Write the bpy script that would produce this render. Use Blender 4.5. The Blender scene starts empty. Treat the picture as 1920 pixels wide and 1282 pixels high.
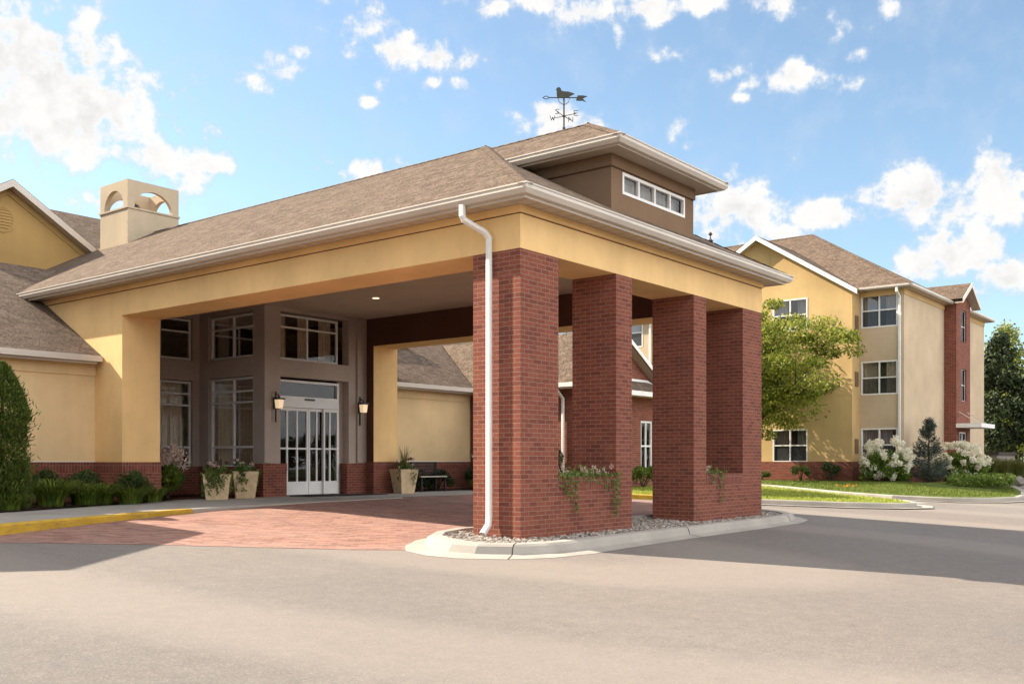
import bpy, bmesh, math, random
import numpy as np
from mathutils import Vector, Matrix
from mathutils.geometry import tessellate_polygon
R = math.radians
random.seed(7)
rng = np.random.default_rng(11)
scene = bpy.context.scene

# ------------------------------------------------------------------ camera
CAM = (-11.342, -8.901, 1.143)
cd = bpy.data.cameras.new('camera')
cd.sensor_width = 36.0
cd.lens = 35.006
cd.shift_y = 0.1161
cd.clip_end = 3000
cam = bpy.data.objects.new('camera', cd)
scene.collection.objects.link(cam)
cam.location = CAM
cam.rotation_euler = (R(90), 0, R(38.6 - 90))
scene.camera = cam

# ------------------------------------------------------------------ sun and sky
SUN = Vector((-0.44, 1.28, 1.0)).normalized()
SUN_EL = math.asin(SUN.z)
SUN_AZ = math.atan2(SUN.x, SUN.y)
sd = bpy.data.lights.new('sun', 'SUN')
sd.energy = 4.8
sd.angle = R(0.53)
sd.color = (1.0, 0.91, 0.77)
so = bpy.data.objects.new('sun', sd)
scene.collection.objects.link(so)
so.rotation_euler = SUN.to_track_quat('Z', 'Y').to_euler()

wd = bpy.data.worlds.new('World')
scene.world = wd
wd.use_nodes = True
wt = wd.node_tree
for n in list(wt.nodes):
    wt.nodes.remove(n)
WN = lambda t: wt.nodes.new(t)
WL = wt.links.new


def wmath(op, a, b=None, c=None):
    n = WN('ShaderNodeMath'); n.operation = op
    for i, v in enumerate((a, b, c)):
        if v is None:
            continue
        if isinstance(v, (int, float)):
            n.inputs[i].default_value = v
        else:
            WL(v, n.inputs[i])
    return n.outputs[0]


def wmap(v, a, b, c, d, smooth=True):
    n = WN('ShaderNodeMapRange')
    n.interpolation_type = 'SMOOTHSTEP' if smooth else 'LINEAR'
    WL(v, n.inputs[0])
    for i, k in enumerate((a, b, c, d)):
        n.inputs[i + 1].default_value = k
    return n.outputs[0]


sky = WN('ShaderNodeTexSky'); sky.sky_type = 'NISHITA'; sky.sun_disc = False
sky.sun_elevation = SUN_EL; sky.sun_rotation = SUN_AZ
sky.air_density = 1.0; sky.dust_density = 0.6; sky.ozone_density = 1.0
tc = WN('ShaderNodeTexCoord')
sx = WN('ShaderNodeSeparateXYZ'); WL(tc.outputs['Generated'], sx.inputs[0])
az = wmath('ARCTAN2', sx.outputs[1], sx.outputs[0])
el = wmath('ARCSINE', sx.outputs[2])
# clouds: azimuth, elevation, half width, half height, weight (degrees, seen from the hotel forecourt)
CLOUDS = [(64.34, 19.99, 4.15, 2.07, 1.20), (62.82, 18.22, 4.20, 2.52, 1.25), (64.34, 16.76, 3.59, 1.66, 1.10), (61.54, 16.85, 3.11, 1.70, 1.00), (64.34, 22.16, 3.04, 0.97, 0.90), (58.07, 15.90, 2.17, 1.01, 1.05), (56.14, 15.80, 2.05, 0.88, 1.00), (61.01, 13.48, 1.70, 0.71, 0.90), (56.97, 14.64, 1.16, 0.73, 0.80), (55.44, 17.61, 0.70, 0.53, 0.90), (51.72, 20.95, 1.26, 0.78, 0.95), (52.73, 20.35, 1.04, 0.60, 0.85), (50.69, 21.81, 0.75, 0.42, 0.75), (57.25, 18.62, 0.73, 0.41, 0.60), (46.83, 23.08, 1.37, 0.91, 0.95), (45.32, 22.38, 1.52, 0.85, 1.05), (43.19, 22.06, 1.84, 0.73, 1.05), (41.36, 21.84, 0.92, 0.49, 0.90), (46.23, 24.14, 0.76, 0.61, 0.85), (49.22, 24.46, 0.90, 0.36, 0.85), (46.17, 20.63, 0.49, 0.37, 0.85), (43.28, 20.73, 0.76, 0.46, 0.85), (41.67, 20.77, 0.61, 0.37, 0.65), (46.89, 19.66, 0.49, 0.33, 0.95), (44.87, 19.79, 0.61, 0.34, 0.80), (46.53, 16.10, 2.43, 0.61, 0.95), (41.97, 24.80, 1.23, 0.37, 0.85), (39.52, 24.63, 1.23, 0.55, 0.95), (36.76, 24.70, 1.84, 0.49, 1.00), (34.62, 24.27, 1.84, 0.77, 1.05), (30.37, 24.23, 2.13, 0.76, 1.05), (28.28, 24.28, 1.81, 0.48, 0.95), (23.89, 23.87, 1.48, 0.59, 1.00), (32.49, 22.79, 0.46, 0.61, 0.85), (29.77, 22.02, 0.91, 0.61, 0.70), (36.15, 18.74, 1.84, 1.07, 1.05), (34.62, 18.58, 1.22, 0.77, 0.95), (37.83, 18.20, 0.92, 0.43, 0.65), (26.21, 20.74, 0.90, 0.48, 0.85), (25.19, 20.27, 0.72, 0.36, 0.85), (25.78, 19.53, 0.60, 0.30, 0.70), (22.75, 20.33, 1.33, 0.74, 1.05), (21.34, 20.06, 1.17, 0.41, 0.90), (19.95, 19.66, 0.87, 0.41, 0.65), (19.40, 21.00, 0.72, 0.35, 0.80), (19.95, 22.20, 1.02, 0.73, 0.60), (20.92, 23.06, 0.41, 0.41, 0.70), (18.05, 23.06, 0.52, 0.57, 0.70), (29.02, 18.10, 0.73, 0.67, 0.95), (28.58, 17.34, 0.60, 0.36, 0.85), (26.07, 15.74, 0.60, 0.54, 0.85), (25.63, 13.61, 2.24, 1.35, 1.15), (27.10, 13.40, 1.50, 1.20, 1.05), (24.18, 12.40, 1.78, 0.89, 0.95), (21.34, 13.35, 1.76, 0.82, 1.10), (19.40, 14.03, 1.01, 0.58, 0.90), (16.45, 13.77, 1.99, 1.28, 1.20), (14.89, 13.09, 1.69, 1.12, 1.05), (12.61, 13.90, 1.38, 1.38, 1.15), (11.88, 12.52, 1.10, 0.96, 0.95), (14.63, 10.64, 2.52, 1.18, 1.20), (16.45, 9.96, 1.71, 0.71, 0.95), (12.37, 9.38, 1.38, 0.96, 1.15), (13.36, 8.65, 1.11, 0.69, 0.95)]
# slow warp so that the outlines are not ellipses
cvec = WN('ShaderNodeCombineXYZ'); WL(wmath('MULTIPLY', az, 57.2958), cvec.inputs[0]); WL(wmath('MULTIPLY', el, 57.2958), cvec.inputs[1])
nz = WN('ShaderNodeTexNoise'); nz.inputs['Scale'].default_value = .42; nz.inputs['Detail'].default_value = 8; nz.inputs['Roughness'].default_value = .58
WL(cvec.outputs[0], nz.inputs['Vector'])
nz2 = WN('ShaderNodeTexNoise'); nz2.inputs['Scale'].default_value = .9; nz2.inputs['Detail'].default_value = 7; nz2.inputs['Roughness'].default_value = .62
WL(cvec.outputs[0], nz2.inputs['Vector'])
acc = None


def wvec(op, a, b):
    n = WN('ShaderNodeVectorMath'); n.operation = op
    for i, v in enumerate((a, b)):
        if isinstance(v, tuple):
            n.inputs[i].default_value = v
        else:
            WL(v, n.inputs[i])
    return n


for (ca, ce, wx, wy, wt_) in CLOUDS:
    q = wvec('MULTIPLY', wvec('SUBTRACT', cvec.outputs[0], (ca, ce, 0)).outputs[0], (.72 / wx, .72 / wy, 0)).outputs[0]
    m = wmath('MULTIPLY', wmath('POWER', .4066, wvec('DOT_PRODUCT', q, q).outputs['Value']), wt_)
    acc = m if acc is None else wmath('SMOOTH_MAX', acc, m, .12)
# cloud cover added outside the mapped sky, as fill for the shaded fronts
dirn = WN('ShaderNodeTexNoise'); dirn.inputs['Scale'].default_value = 3.2; dirn.inputs['Detail'].default_value = 6
WL(tc.outputs['Generated'], dirn.inputs['Vector'])
front = wmap(wmath('ABSOLUTE', wmath('SUBTRACT', az, R(38.6))), R(33), R(45), 0, 1)
general = wmath('MULTIPLY', wmap(dirn.outputs[0], .36, .52, 0, .95), front)
acc = wmath('MAXIMUM', acc, general)
nsum = wmath('ADD', wmath('MULTIPLY', nz.outputs[0], 2.5), wmath('MULTIPLY', nz2.outputs[0], 1.6))
dens = wmath('ADD', wmath('MULTIPLY', acc, 1.12), wmath('SUBTRACT', nsum, 2.53))
cov = wmap(dens, -.06, .66, 0, 1)
# thin cirrus veil
veil = wmap(nz.outputs[0], .42, .72, 0, .26)
cov = wmath('MAXIMUM', cov, veil)
shade = wmath('SUBTRACT', 1.0, wmath('MULTIPLY', wmap(dens, .35, .9, 0, .20), wmap(nz.outputs[0], .40, .60, 1, .2)))
sat = WN('ShaderNodeHueSaturation'); sat.inputs['Saturation'].default_value = .86; sat.inputs['Value'].default_value = 1.0
WL(sky.outputs[0], sat.inputs['Color'])
bgs = WN('ShaderNodeBackground'); bgs.inputs['Strength'].default_value = .083
stint = WN('ShaderNodeMixRGB'); stint.blend_type = 'MULTIPLY'; stint.inputs[0].default_value = 1; stint.inputs[2].default_value = (.90, 1.03, 1.06, 1)
WL(sat.outputs[0], stint.inputs[1]); WL(stint.outputs[0], bgs.inputs['Color'])
ccol = WN('ShaderNodeMixRGB'); ccol.inputs[1].default_value = (.62, .72, .86, 1); ccol.inputs[2].default_value = (1, .99, .97, 1)
WL(wmap(dens, .1, .6, 0, 1), ccol.inputs[0])
cmul = WN('ShaderNodeMixRGB'); cmul.blend_type = 'MULTIPLY'; cmul.inputs[0].default_value = 1
WL(ccol.outputs[0], cmul.inputs[1])
shc = WN('ShaderNodeCombineXYZ')
for i in range(3):
    WL(shade, shc.inputs[i])
WL(shc.outputs[0], cmul.inputs[2])
bgc = WN('ShaderNodeBackground'); WL(wmath('ADD', .43, wmath('MULTIPLY', wmap(wmath('MULTIPLY', sx.outputs[1], -1), -.1, .75, .0, 1.25), front)), bgc.inputs['Strength'])  # unseen cloud towards the front walls is brightened as added fill light
WL(cmul.outputs[0], bgc.inputs['Color'])
mxs = WN('ShaderNodeMixShader')
WL(cov, mxs.inputs[0]); WL(bgs.outputs[0], mxs.inputs[1]); WL(bgc.outputs[0], mxs.inputs[2])
wout = WN('ShaderNodeOutputWorld'); WL(mxs.outputs[0], wout.inputs[0])

vs = scene.view_settings
vs.view_transform = 'Standard'; vs.look = 'None'; vs.gamma = 1; vs.use_curve_mapping = False
vs.exposure = 1.28
scene.cycles.max_bounces = 8
scene.cycles.transparent_max_bounces = 12


# ------------------------------------------------------------------ materials
class M:
    """small wrapper around a node material"""
    def __init__(s, name, rough=.8, spec=.3):
        s.m = bpy.data.materials.new(name); s.m.use_nodes = True
        s.t = s.m.node_tree; s.b = s.t.nodes['Principled BSDF']
        s.b.inputs['Roughness'].default_value = rough
        s.b.inputs['Specular IOR Level'].default_value = spec

    def n(s, t):
        return s.t.nodes.new(t)

    def l(s, a, b):
        s.t.links.new(a, b)

    def coord(s, kind='Object'):
        c = s.n('ShaderNodeTexCoord'); return c.outputs[kind]

    def scale(s, v, sc, rot=0):
        m = s.n('ShaderNodeMapping'); s.l(v, m.inputs[0]); m.inputs['Scale'].default_value = sc if isinstance(sc, tuple) else (sc,) * 3
        m.inputs['Rotation'].default_value = (0, 0, rot)
        return m.outputs[0]

    def noise(s, v, scale, detail=4, rough=.55):
        n = s.n('ShaderNodeTexNoise'); n.inputs['Scale'].default_value = scale; n.inputs['Detail'].default_value = detail
        n.inputs['Roughness'].default_value = rough
        if v is not None:
            s.l(v, n.inputs['Vector'])
        return n.outputs[0]

    def ramp(s, f, stops):
        r = s.n('ShaderNodeValToRGB'); e = r.color_ramp.elements
        while len(e) < len(stops):
            e.new(.5)
        for k, (p, c) in enumerate(stops):
            e[k].position = p; e[k].color = (*c, 1) if len(c) == 3 else c
        s.l(f, r.inputs[0]); return r.outputs[0]

    def mix(s, f, a, b, mode='MIX'):
        m = s.n('ShaderNodeMixRGB'); m.blend_type = mode
        for i, v in ((0, f), (1, a), (2, b)):
            if isinstance(v, (int, float)):
                m.inputs[i].default_value = v
            elif isinstance(v, tuple):
                m.inputs[i].default_value = (*v, 1)
            else:
                s.l(v, m.inputs[i])
        return m.outputs[0]

    def bump(s, h, strength=.3, dist=.01, prev=None):
        b = s.n('ShaderNodeBump'); b.inputs['Strength'].default_value = strength; b.inputs['Distance'].default_value = dist
        s.l(h, b.inputs['Height'])
        if prev is not None:
            s.l(prev, b.inputs['Normal'])
        return b.outputs[0]

    def col(s, c):
        if isinstance(c, tuple):
            s.b.inputs['Base Color'].default_value = (*c, 1)
        else:
            s.l(c, s.b.inputs['Base Color'])

    def nrm(s, v):
        s.l(v, s.b.inputs['Normal'])


def plain(name, c, rough=.6, spec=.4, metal=0, var=.12, vs=6.0, bump=0.0):
    k = M(name, rough, spec); k.b.inputs['Metallic'].default_value = metal
    n = k.noise(k.coord(), vs, 6, .6)
    d = tuple(x * (1 - var) for x in c); u = tuple(min(1, x * (1 + var)) for x in c)
    k.col(k.ramp(n, [(.3, d), (.7, u)]))
    if bump:
        k.nrm(k.bump(k.noise(k.coord(), vs * 14, 3), bump, .004))
    return k.m


def stucco(name, c):
    k = M(name, .92, .12); o = k.coord()
    big = k.noise(o, .7, 5, .6)
    d = tuple(x * .86 for x in c); u = tuple(x * 1.1 for x in c)
    base = k.ramp(big, [(.3, d), (.72, u)])
    streak = k.noise(k.scale(o, (3.5, 3.5, .35)), 1.5, 5, .65)
    base = k.mix(k.ramp(streak, [(.45, (0, 0, 0)), (.8, (.24, .24, .24))]), base, tuple(x * .72 for x in c))
    k.col(base)
    b = k.bump(k.noise(o, 95, 3, .6), .35, .006)
    k.nrm(k.bump(k.noise(o, 18, 3), .15, .01, b))
    return k.m


def brick(name, c1, c2, mortar, w=.2032, h=.0677, off=.5, ms=.0095, dark=(.085, .03, .026)):
    k = M(name, .88, .15); uv = k.coord('UV')
    t = k.n('ShaderNodeTexBrick'); k.l(uv, t.inputs['Vector'])
    t.offset = off; t.inputs['Scale'].default_value = 1; t.inputs['Brick Width'].default_value = w; t.inputs['Row Height'].default_value = h
    t.inputs['Mortar Size'].default_value = ms / 2; t.inputs['Mortar Smooth'].default_value = .25; t.inputs['Bias'].default_value = -.1
    t.inputs['Color1'].default_value = (*c1, 1); t.inputs['Color2'].default_value = (*c2, 1); t.inputs['Mortar'].default_value = (*mortar, 1)
    o = k.coord()
    n = k.noise(o, 40, 4, .6)
    c = k.mix(k.ramp(n, [(.35, (0, 0, 0)), (.75, (.5, .5, .5))]), t.outputs['Color'], dark)
    # a few burnt bricks
    t2 = k.n('ShaderNodeTexBrick'); k.l(uv, t2.inputs['Vector']); t2.offset = off
    t2.inputs['Scale'].default_value = 1; t2.inputs['Brick Width'].default_value = w; t2.inputs['Row Height'].default_value = h
    t2.inputs['Mortar Size'].default_value = 0; t2.inputs['Bias'].default_value = -.55
    t2.inputs['Color1'].default_value = (0, 0, 0, 1); t2.inputs['Color2'].default_value = (1, 1, 1, 1); t2.inputs['Mortar'].default_value = (0, 0, 0, 1)
    inv = k.n('ShaderNodeMath'); inv.operation = 'SUBTRACT'; inv.inputs[0].default_value = 1; k.l(t.outputs['Fac'], inv.inputs[1])
    f2 = k.n('ShaderNodeMath'); f2.operation = 'MULTIPLY'; k.l(t2.outputs['Color'], f2.inputs[0]); f2.inputs[1].default_value = .62
    f3 = k.n('ShaderNodeMath'); f3.operation = 'MULTIPLY'; k.l(f2.outputs[0], f3.inputs[0]); k.l(inv.outputs[0], f3.inputs[1])
    c = k.mix(f3.outputs[0], c, dark)
    st = k.noise(o, 1.1, 5, .6)
    c = k.mix(k.ramp(st, [(.35, (.0, .0, .0)), (.8, (.28, .28, .28))]), c, tuple(x * .55 for x in c1))
    lt = k.noise(k.scale(uv, (1.2, 3.5, 1)), 1.6, 5, .65)
    c = k.mix(k.ramp(lt, [(.52, (0, 0, 0)), (.8, (.3, .3, .3))]), c, (.36, .15, .11))
    k.col(c)
    b = k.bump(inv.outputs[0], .6, .008)
    k.nrm(k.bump(n, .25, .004, b))
    return k.m


def shingle(name, cols, dark):
    k = M(name, .95, .1); uv = k.coord('UV')

    def tex(w, h, bias, off, seed):
        t = k.n('ShaderNodeTexBrick'); mp = k.n('ShaderNodeMapping'); k.l(uv, mp.inputs[0]); mp.inputs['Location'].default_value = (seed * 3.3, 0, 0)
        k.l(mp.outputs[0], t.inputs['Vector']); t.offset = off; t.offset_frequency = 2
        t.inputs['Scale'].default_value = 1; t.inputs['Brick Width'].default_value = w; t.inputs['Row Height'].default_value = h
        t.inputs['Mortar Size'].default_value = .006; t.inputs['Mortar Smooth'].default_value = .1; t.inputs['Bias'].default_value = bias
        t.inputs['Color1'].default_value = (0, 0, 0, 1); t.inputs['Color2'].default_value = (1, 1, 1, 1); t.inputs['Mortar'].default_value = (.35, .35, .35, 1)
        return t
    a = tex(.21, .145, 0, .37, 1); b = tex(.12, .145, -.1, .61, 2)
    o = k.coord()
    n = k.noise(o, 55, 3, .7)
    c = k.ramp(a.outputs['Color'], [(0, cols[0]), (.45, cols[1]), (1, cols[2])])
    f = k.n('ShaderNodeMath'); f.operation = 'MULTIPLY'; k.l(b.outputs['Color'], f.inputs[0]); f.inputs[1].default_value = .6
    c = k.mix(f.outputs[0], c, cols[3])
    c = k.mix(k.ramp(n, [(.4, (0, 0, 0)), (.7, (.5, .5, .5))]), c, dark)
    big = k.noise(o, .45, 4)
    c = k.mix(k.ramp(big, [(.35, (0, 0, 0)), (.75, (.3, .3, .3))]), c, cols[1])
    k.col(c)
    gr = k.noise(o, 24, 3, .75)
    c = k.mix(k.ramp(gr, [(.45, (0, 0, 0)), (.62, (.7, .7, .7))]), c, cols[2])
    c = k.mix(k.ramp(gr, [(.36, (.7, .7, .7)), (.47, (0, 0, 0))]), c, dark)
    k.col(c)
    inv = k.n('ShaderNodeMath'); inv.operation = 'SUBTRACT'; inv.inputs[0].default_value = 1; k.l(a.outputs['Fac'], inv.inputs[1])
    h = k.n('ShaderNodeMath'); h.operation = 'ADD'; k.l(inv.outputs[0], h.inputs[0]); k.l(b.outputs['Color'], h.inputs[1])
    bb = k.bump(h.outputs[0], .95, .012)
    k.nrm(k.bump(n, .4, .006, bb))
    return k.m


def leafmat(name, cols, rough=.6, trans=.25):
    k = M(name, rough, .25)
    g = k.n('ShaderNodeNewGeometry')
    c = k.ramp(g.outputs['Random Per Island'], [(i / max(1, len(cols) - 1), c) for i, c in enumerate(cols)])
    k.col(c)
    tr = k.n('ShaderNodeBsdfTranslucent'); k.l(c, tr.inputs['Color'])
    ms = k.n('ShaderNodeMixShader'); ms.inputs[0].default_value = trans
    out = k.t.nodes['Material Output']
    k.l(k.b.outputs[0], ms.inputs[1]); k.l(tr.outputs[0], ms.inputs[2]); k.l(ms.outputs[0], out.inputs[0])
    return k.m


def screenmat(name):
    m = bpy.data.materials.new(name); m.use_nodes = True; t = m.node_tree
    o = t.nodes['Material Output']; b = t.nodes['Principled BSDF']; b.inputs['Base Color'].default_value = (.03, .032, .03, 1); b.inputs['Roughness'].default_value = .8
    tr = t.nodes.new('ShaderNodeBsdfTransparent'); mx = t.nodes.new('ShaderNodeMixShader'); mx.inputs[0].default_value = .5
    t.links.new(tr.outputs[0], mx.inputs[1]); t.links.new(b.outputs[0], mx.inputs[2]); t.links.new(mx.outputs[0], o.inputs[0]); return m


def glassmat(name, tint=(.55, .6, .6), refl=1.0):
    m = bpy.data.materials.new(name); m.use_nodes = True; t = m.node_tree
    for n in list(t.nodes):
        t.nodes.remove(n)
    o = t.nodes.new('ShaderNodeOutputMaterial'); mx = t.nodes.new('ShaderNodeMixShader')
    tr = t.nodes.new('ShaderNodeBsdfTransparent'); tr.inputs[0].default_value = (*tint, 1)
    gl = t.nodes.new('ShaderNodeBsdfGlossy'); gl.inputs['Roughness'].default_value = .015; gl.inputs[0].default_value = (.95, .97, 1, 1)
    nz = t.nodes.new('ShaderNodeTexNoise'); nz.inputs['Scale'].default_value = 1.6
    bp = t.nodes.new('ShaderNodeBump'); bp.inputs['Strength'].default_value = .02; bp.inputs['Distance'].default_value = .05
    t.links.new(nz.outputs[0], bp.inputs['Height']); t.links.new(bp.outputs[0], gl.inputs['Normal'])
    fr = t.nodes.new('ShaderNodeFresnel'); fr.inputs['IOR'].default_value = 1.55
    mm = t.nodes.new('ShaderNodeMath'); mm.operation = 'MULTIPLY'; mm.inputs[1].default_value = refl; mm.use_clamp = True
    t.links.new(fr.outputs[0], mm.inputs[0]); t.links.new(mm.outputs[0], mx.inputs[0])
    t.links.new(tr.outputs[0], mx.inputs[1]); t.links.new(gl.outputs[0], mx.inputs[2]); t.links.new(mx.outputs[0], o.inputs[0])
    return m


def emitmat(name, c, s):
    k = M(name, .4); k.col(c); k.b.inputs['Emission Color'].default_value = (*c, 1); k.b.inputs['Emission Strength'].default_value = s
    return k.m


def asphalt():
    k = M('asphalt', .9, .25); o = k.coord()
    big = k.noise(o, .16, 6, .55)
    c = k.ramp(big, [(.3, (0.144, 0.132, 0.121)), (.5, (0.169, 0.154, 0.139)), (.72, (0.196, 0.180, 0.163))])
    mid = k.noise(k.scale(o, (1, .45, 1), R(35)), .55, 6, .62)
    c = k.mix(k.ramp(mid, [(.42, (0, 0, 0)), (.75, (.4, .4, .4))]), c, (0.230, 0.205, 0.184))
    dk = k.noise(k.scale(o, (.5, 1.1, 1), R(20)), .5, 5, .6)
    c = k.mix(k.ramp(dk, [(.5, (0, 0, 0)), (.8, (.45, .45, .45))]), c, (0.119, 0.112, 0.107))
    pk = k.noise(o, .11, 4, .5)
    c = k.mix(k.ramp(pk, [(.45, (0, 0, 0)), (.7, (.6, .6, .6))]), c, (0.198, 0.162, 0.137))
    fine = k.noise(o, 130, 3, .75)
    c = k.mix(k.ramp(fine, [(.36, (.42, .42, .42)), (.52, (0, 0, 0))]), c, (0.072, 0.068, 0.065))
    fine2 = k.noise(o, 75, 2, .7)
    c = k.mix(k.ramp(fine2, [(.56, (0, 0, 0)), (.72, (.5, .5, .5))]), c, (0.317, 0.288, 0.259))
    # oil spots
    vo = k.n('ShaderNodeTexVoronoi'); vo.inputs['Scale'].default_value = .55; vo.inputs['Randomness'].default_value = 1; k.l(o, vo.inputs['Vector'])
    sp = k.mix(.35, vo.outputs['Distance'], k.noise(o, 9, 3))
    c = k.mix(k.ramp(sp, [(.14, (.5, .5, .5)), (.21, (0, 0, 0))]), c, (0.079, 0.074, 0.072))
    m2 = k.noise(o, 5.5, 6, .7)
    c = k.mix(k.ramp(m2, [(.38, (.28, .28, .28)), (.52, (0, 0, 0))]), c, (.118, .108, .098))
    c = k.mix(k.ramp(m2, [(.55, (0, 0, 0)), (.75, (.4, .4, .4))]), c, (.25, .225, .195))
    agg = k.n('ShaderNodeTexVoronoi'); agg.inputs['Scale'].default_value = 80; k.l(o, agg.inputs['Vector'])
    sepc = k.n('ShaderNodeSeparateColor'); k.l(agg.outputs['Color'], sepc.inputs[0])
    c = k.mix(k.ramp(sepc.outputs[0], [(.70, (0, 0, 0)), (.98, (.3, .3, .3))]), c, (.34, .305, .265))
    c = k.mix(k.ramp(sepc.outputs[1], [(.76, (0, 0, 0)), (.98, (.36, .36, .36))]), c, (.075, .07, .065))
    # faint tyre arcs
    wv = k.n('ShaderNodeTexWave'); wv.wave_type = 'RINGS'; wv.rings_direction = 'Z'; wv.inputs['Scale'].default_value = .07; wv.inputs['Distortion'].default_value = 3; wv.inputs['Detail'].default_value = 4; wv.inputs['Detail Scale'].default_value = .6
    k.l(k.scale(o, (1, .55, 1), R(28)), wv.inputs['Vector'])
    c = k.mix(k.ramp(wv.outputs[0], [(.55, (0, 0, 0)), (.9, (.4, .4, .4))]), c, (.27, .235, .205))
    c = k.mix(1.0, c, (1.09, 1.03, .99), 'MULTIPLY')
    k.col(c)
    k.nrm(k.bump(k.noise(o, 160, 3, .7), .5, .006))
    return k.m


def concrete(name, c, joint=None):
    k = M(name, .9, .2); o = k.coord()
    n = k.noise(o, 1.3, 6, .6)
    cc = k.ramp(n, [(.3, tuple(x * .82 for x in c)), (.7, tuple(min(1, x * 1.1) for x in c))])
    f = k.noise(o, 90, 3, .7)
    cc = k.mix(k.ramp(f, [(.35, (.3, .3, .3)), (.5, (0, 0, 0))]), cc, tuple(x * .6 for x in c))
    if joint:
        t = k.n('ShaderNodeTexBrick'); k.l(k.coord('UV'), t.inputs['Vector']); t.offset = 0
        t.inputs['Scale'].default_value = 1; t.inputs['Brick Width'].default_value = joint; t.inputs['Row Height'].default_value = joint
        t.inputs['Mortar Size'].default_value = .006
        t.inputs['Color1'].default_value = (0, 0, 0, 1); t.inputs['Color2'].default_value = (0, 0, 0, 1); t.inputs['Mortar'].default_value = (.6, .6, .6, 1)
        cc = k.mix(t.outputs['Color'], cc, tuple(x * .45 for x in c))
    k.col(cc); k.nrm(k.bump(f, .3, .004)); return k.m


MT = {}
MT['asphalt'] = asphalt()
MT['yellow'] = stucco('yellow_stucco', (.80, .52, .235))
MT['beige'] = stucco('beige_stucco', (.54, .405, .27))
MT['wing'] = stucco('wing_stucco', (.74, .53, .29))
MT['shaded_yellow'] = stucco('shaded_yellow_stucco', (.40, .25, .095))  # wall yellow darkened; the gable's dimmer light is put into the colour
MT['gold'] = stucco('gable_stucco', (.58, .39, .178))
MT['chim'] = stucco('chimney_stucco', (.46, .36, .25))
MT['brown'] = stucco('brown_stucco', (.43, .34, .285))
MT['taupe'] = stucco('ceiling_stucco', (.55, .43, .33))
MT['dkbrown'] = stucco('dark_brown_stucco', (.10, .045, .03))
MT['dormer'] = stucco('dormer_stucco', (.225, .14, .085))
MT['brick'] = brick('red_brick', (.268, .082, .050), (.188, .055, .036), (.34, .235, .17))
MT['soldier'] = brick('soldier_brick', (.24, .072, .046), (.165, .05, .034), (.30, .20, .145), w=.0677, h=.21, off=0)
MT['shingle'] = shingle('brown_shingle', [(.072, .048, .034), (.145, .100, .070), (.225, .162, .118), (.082, .054, .038)], (.038, .026, .019))
MT['white'] = plain('white_trim', (.76, .72, .67), .45, .4, var=.06, vs=2)
MT['gutter'] = plain('cream_gutter', (.55, .475, .40), .4, .45, var=.08, vs=1.2)
MT['soffit'] = plain('soffit_panel', (.46, .375, .29), .6, .3, var=.06)
MT['frame'] = plain('window_frame', (.74, .70, .66), .45, .4, var=.05)
MT['glass'] = glassmat('window_glass', (.86, .85, .82), .5)
MT['glass2'] = glassmat('guest_window_glass', (.62, .64, .64), 2.4)
MT['screen'] = screenmat('insect_screen')
MT['glass3'] = glassmat('tower_window_glass', (.5, .52, .52), .35)
MT['curtain'] = plain('curtain_cloth', (.68, .55, .41), .9, .1, var=.15, vs=9)
MT['sheer'] = plain('sheer_curtain', (.40, .36, .36), .9, .1, var=.25, vs=30)
MT['dark'] = plain('dark_interior', (.035, .028, .024), .9, .1)  # near-black colour stands in for the shade of unlit rooms
MT['black'] = plain('black_metal', (.022, .02, .018), .5, .4)
MT['bronze'] = plain('weathered_bronze', (.05, .045, .03), .55, .4)
MT['lamp'] = emitmat('lamp_glass', (.90, .66, .40), .26)
MT['led'] = emitmat('downlight_lens', (1, .84, .6), .8)
MT['kerb'] = concrete('kerb_concrete', (.39, .345, .295))
MT['walk'] = concrete('walk_concrete', (.34, .31, .275), 1.5)
def kerbpaint():
    k = M('yellow_kerb_paint', .75, .25); o = k.coord()
    c = k.ramp(k.noise(o, 2.2, 6, .65), [(.3, (.40, .235, .025)), (.7, (.58, .36, .04))])
    w = k.noise(k.scale(o, (1, 1, 5)), 7, 6, .7)
    c = k.mix(k.ramp(w, [(.54, (0, 0, 0)), (.66, (.75, .75, .75))]), c, (.20, .15, .10))
    k.col(c); k.nrm(k.bump(w, .3, .004)); return k.m


MT['ykerb'] = kerbpaint()
MT['pot'] = plain('cast_stone_pot', (.60, .44, .27), .85, .15, var=.18, vs=7, bump=.3)
MT['bark'] = plain('bark', (.075, .05, .036), .95, .1, var=.35, vs=9, bump=.5)
MT['rock'] = plain('rock', (.26, .22, .185), .9, .2, var=.3, vs=5, bump=.4)
MT['stonecap'] = plain('dark_cap', (.06, .045, .035), .8, .2)
MT['soil'] = plain('mulch', (.045, .028, .02), 1.0, .05, var=.6, vs=16, bump=1.0)
MT['rubber'] = plain('rubber_mat', (.02, .02, .02), .9, .2)
MT['fence'] = plain('fence_wood', (.09, .05, .035), .85, .2, var=.3)


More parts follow.
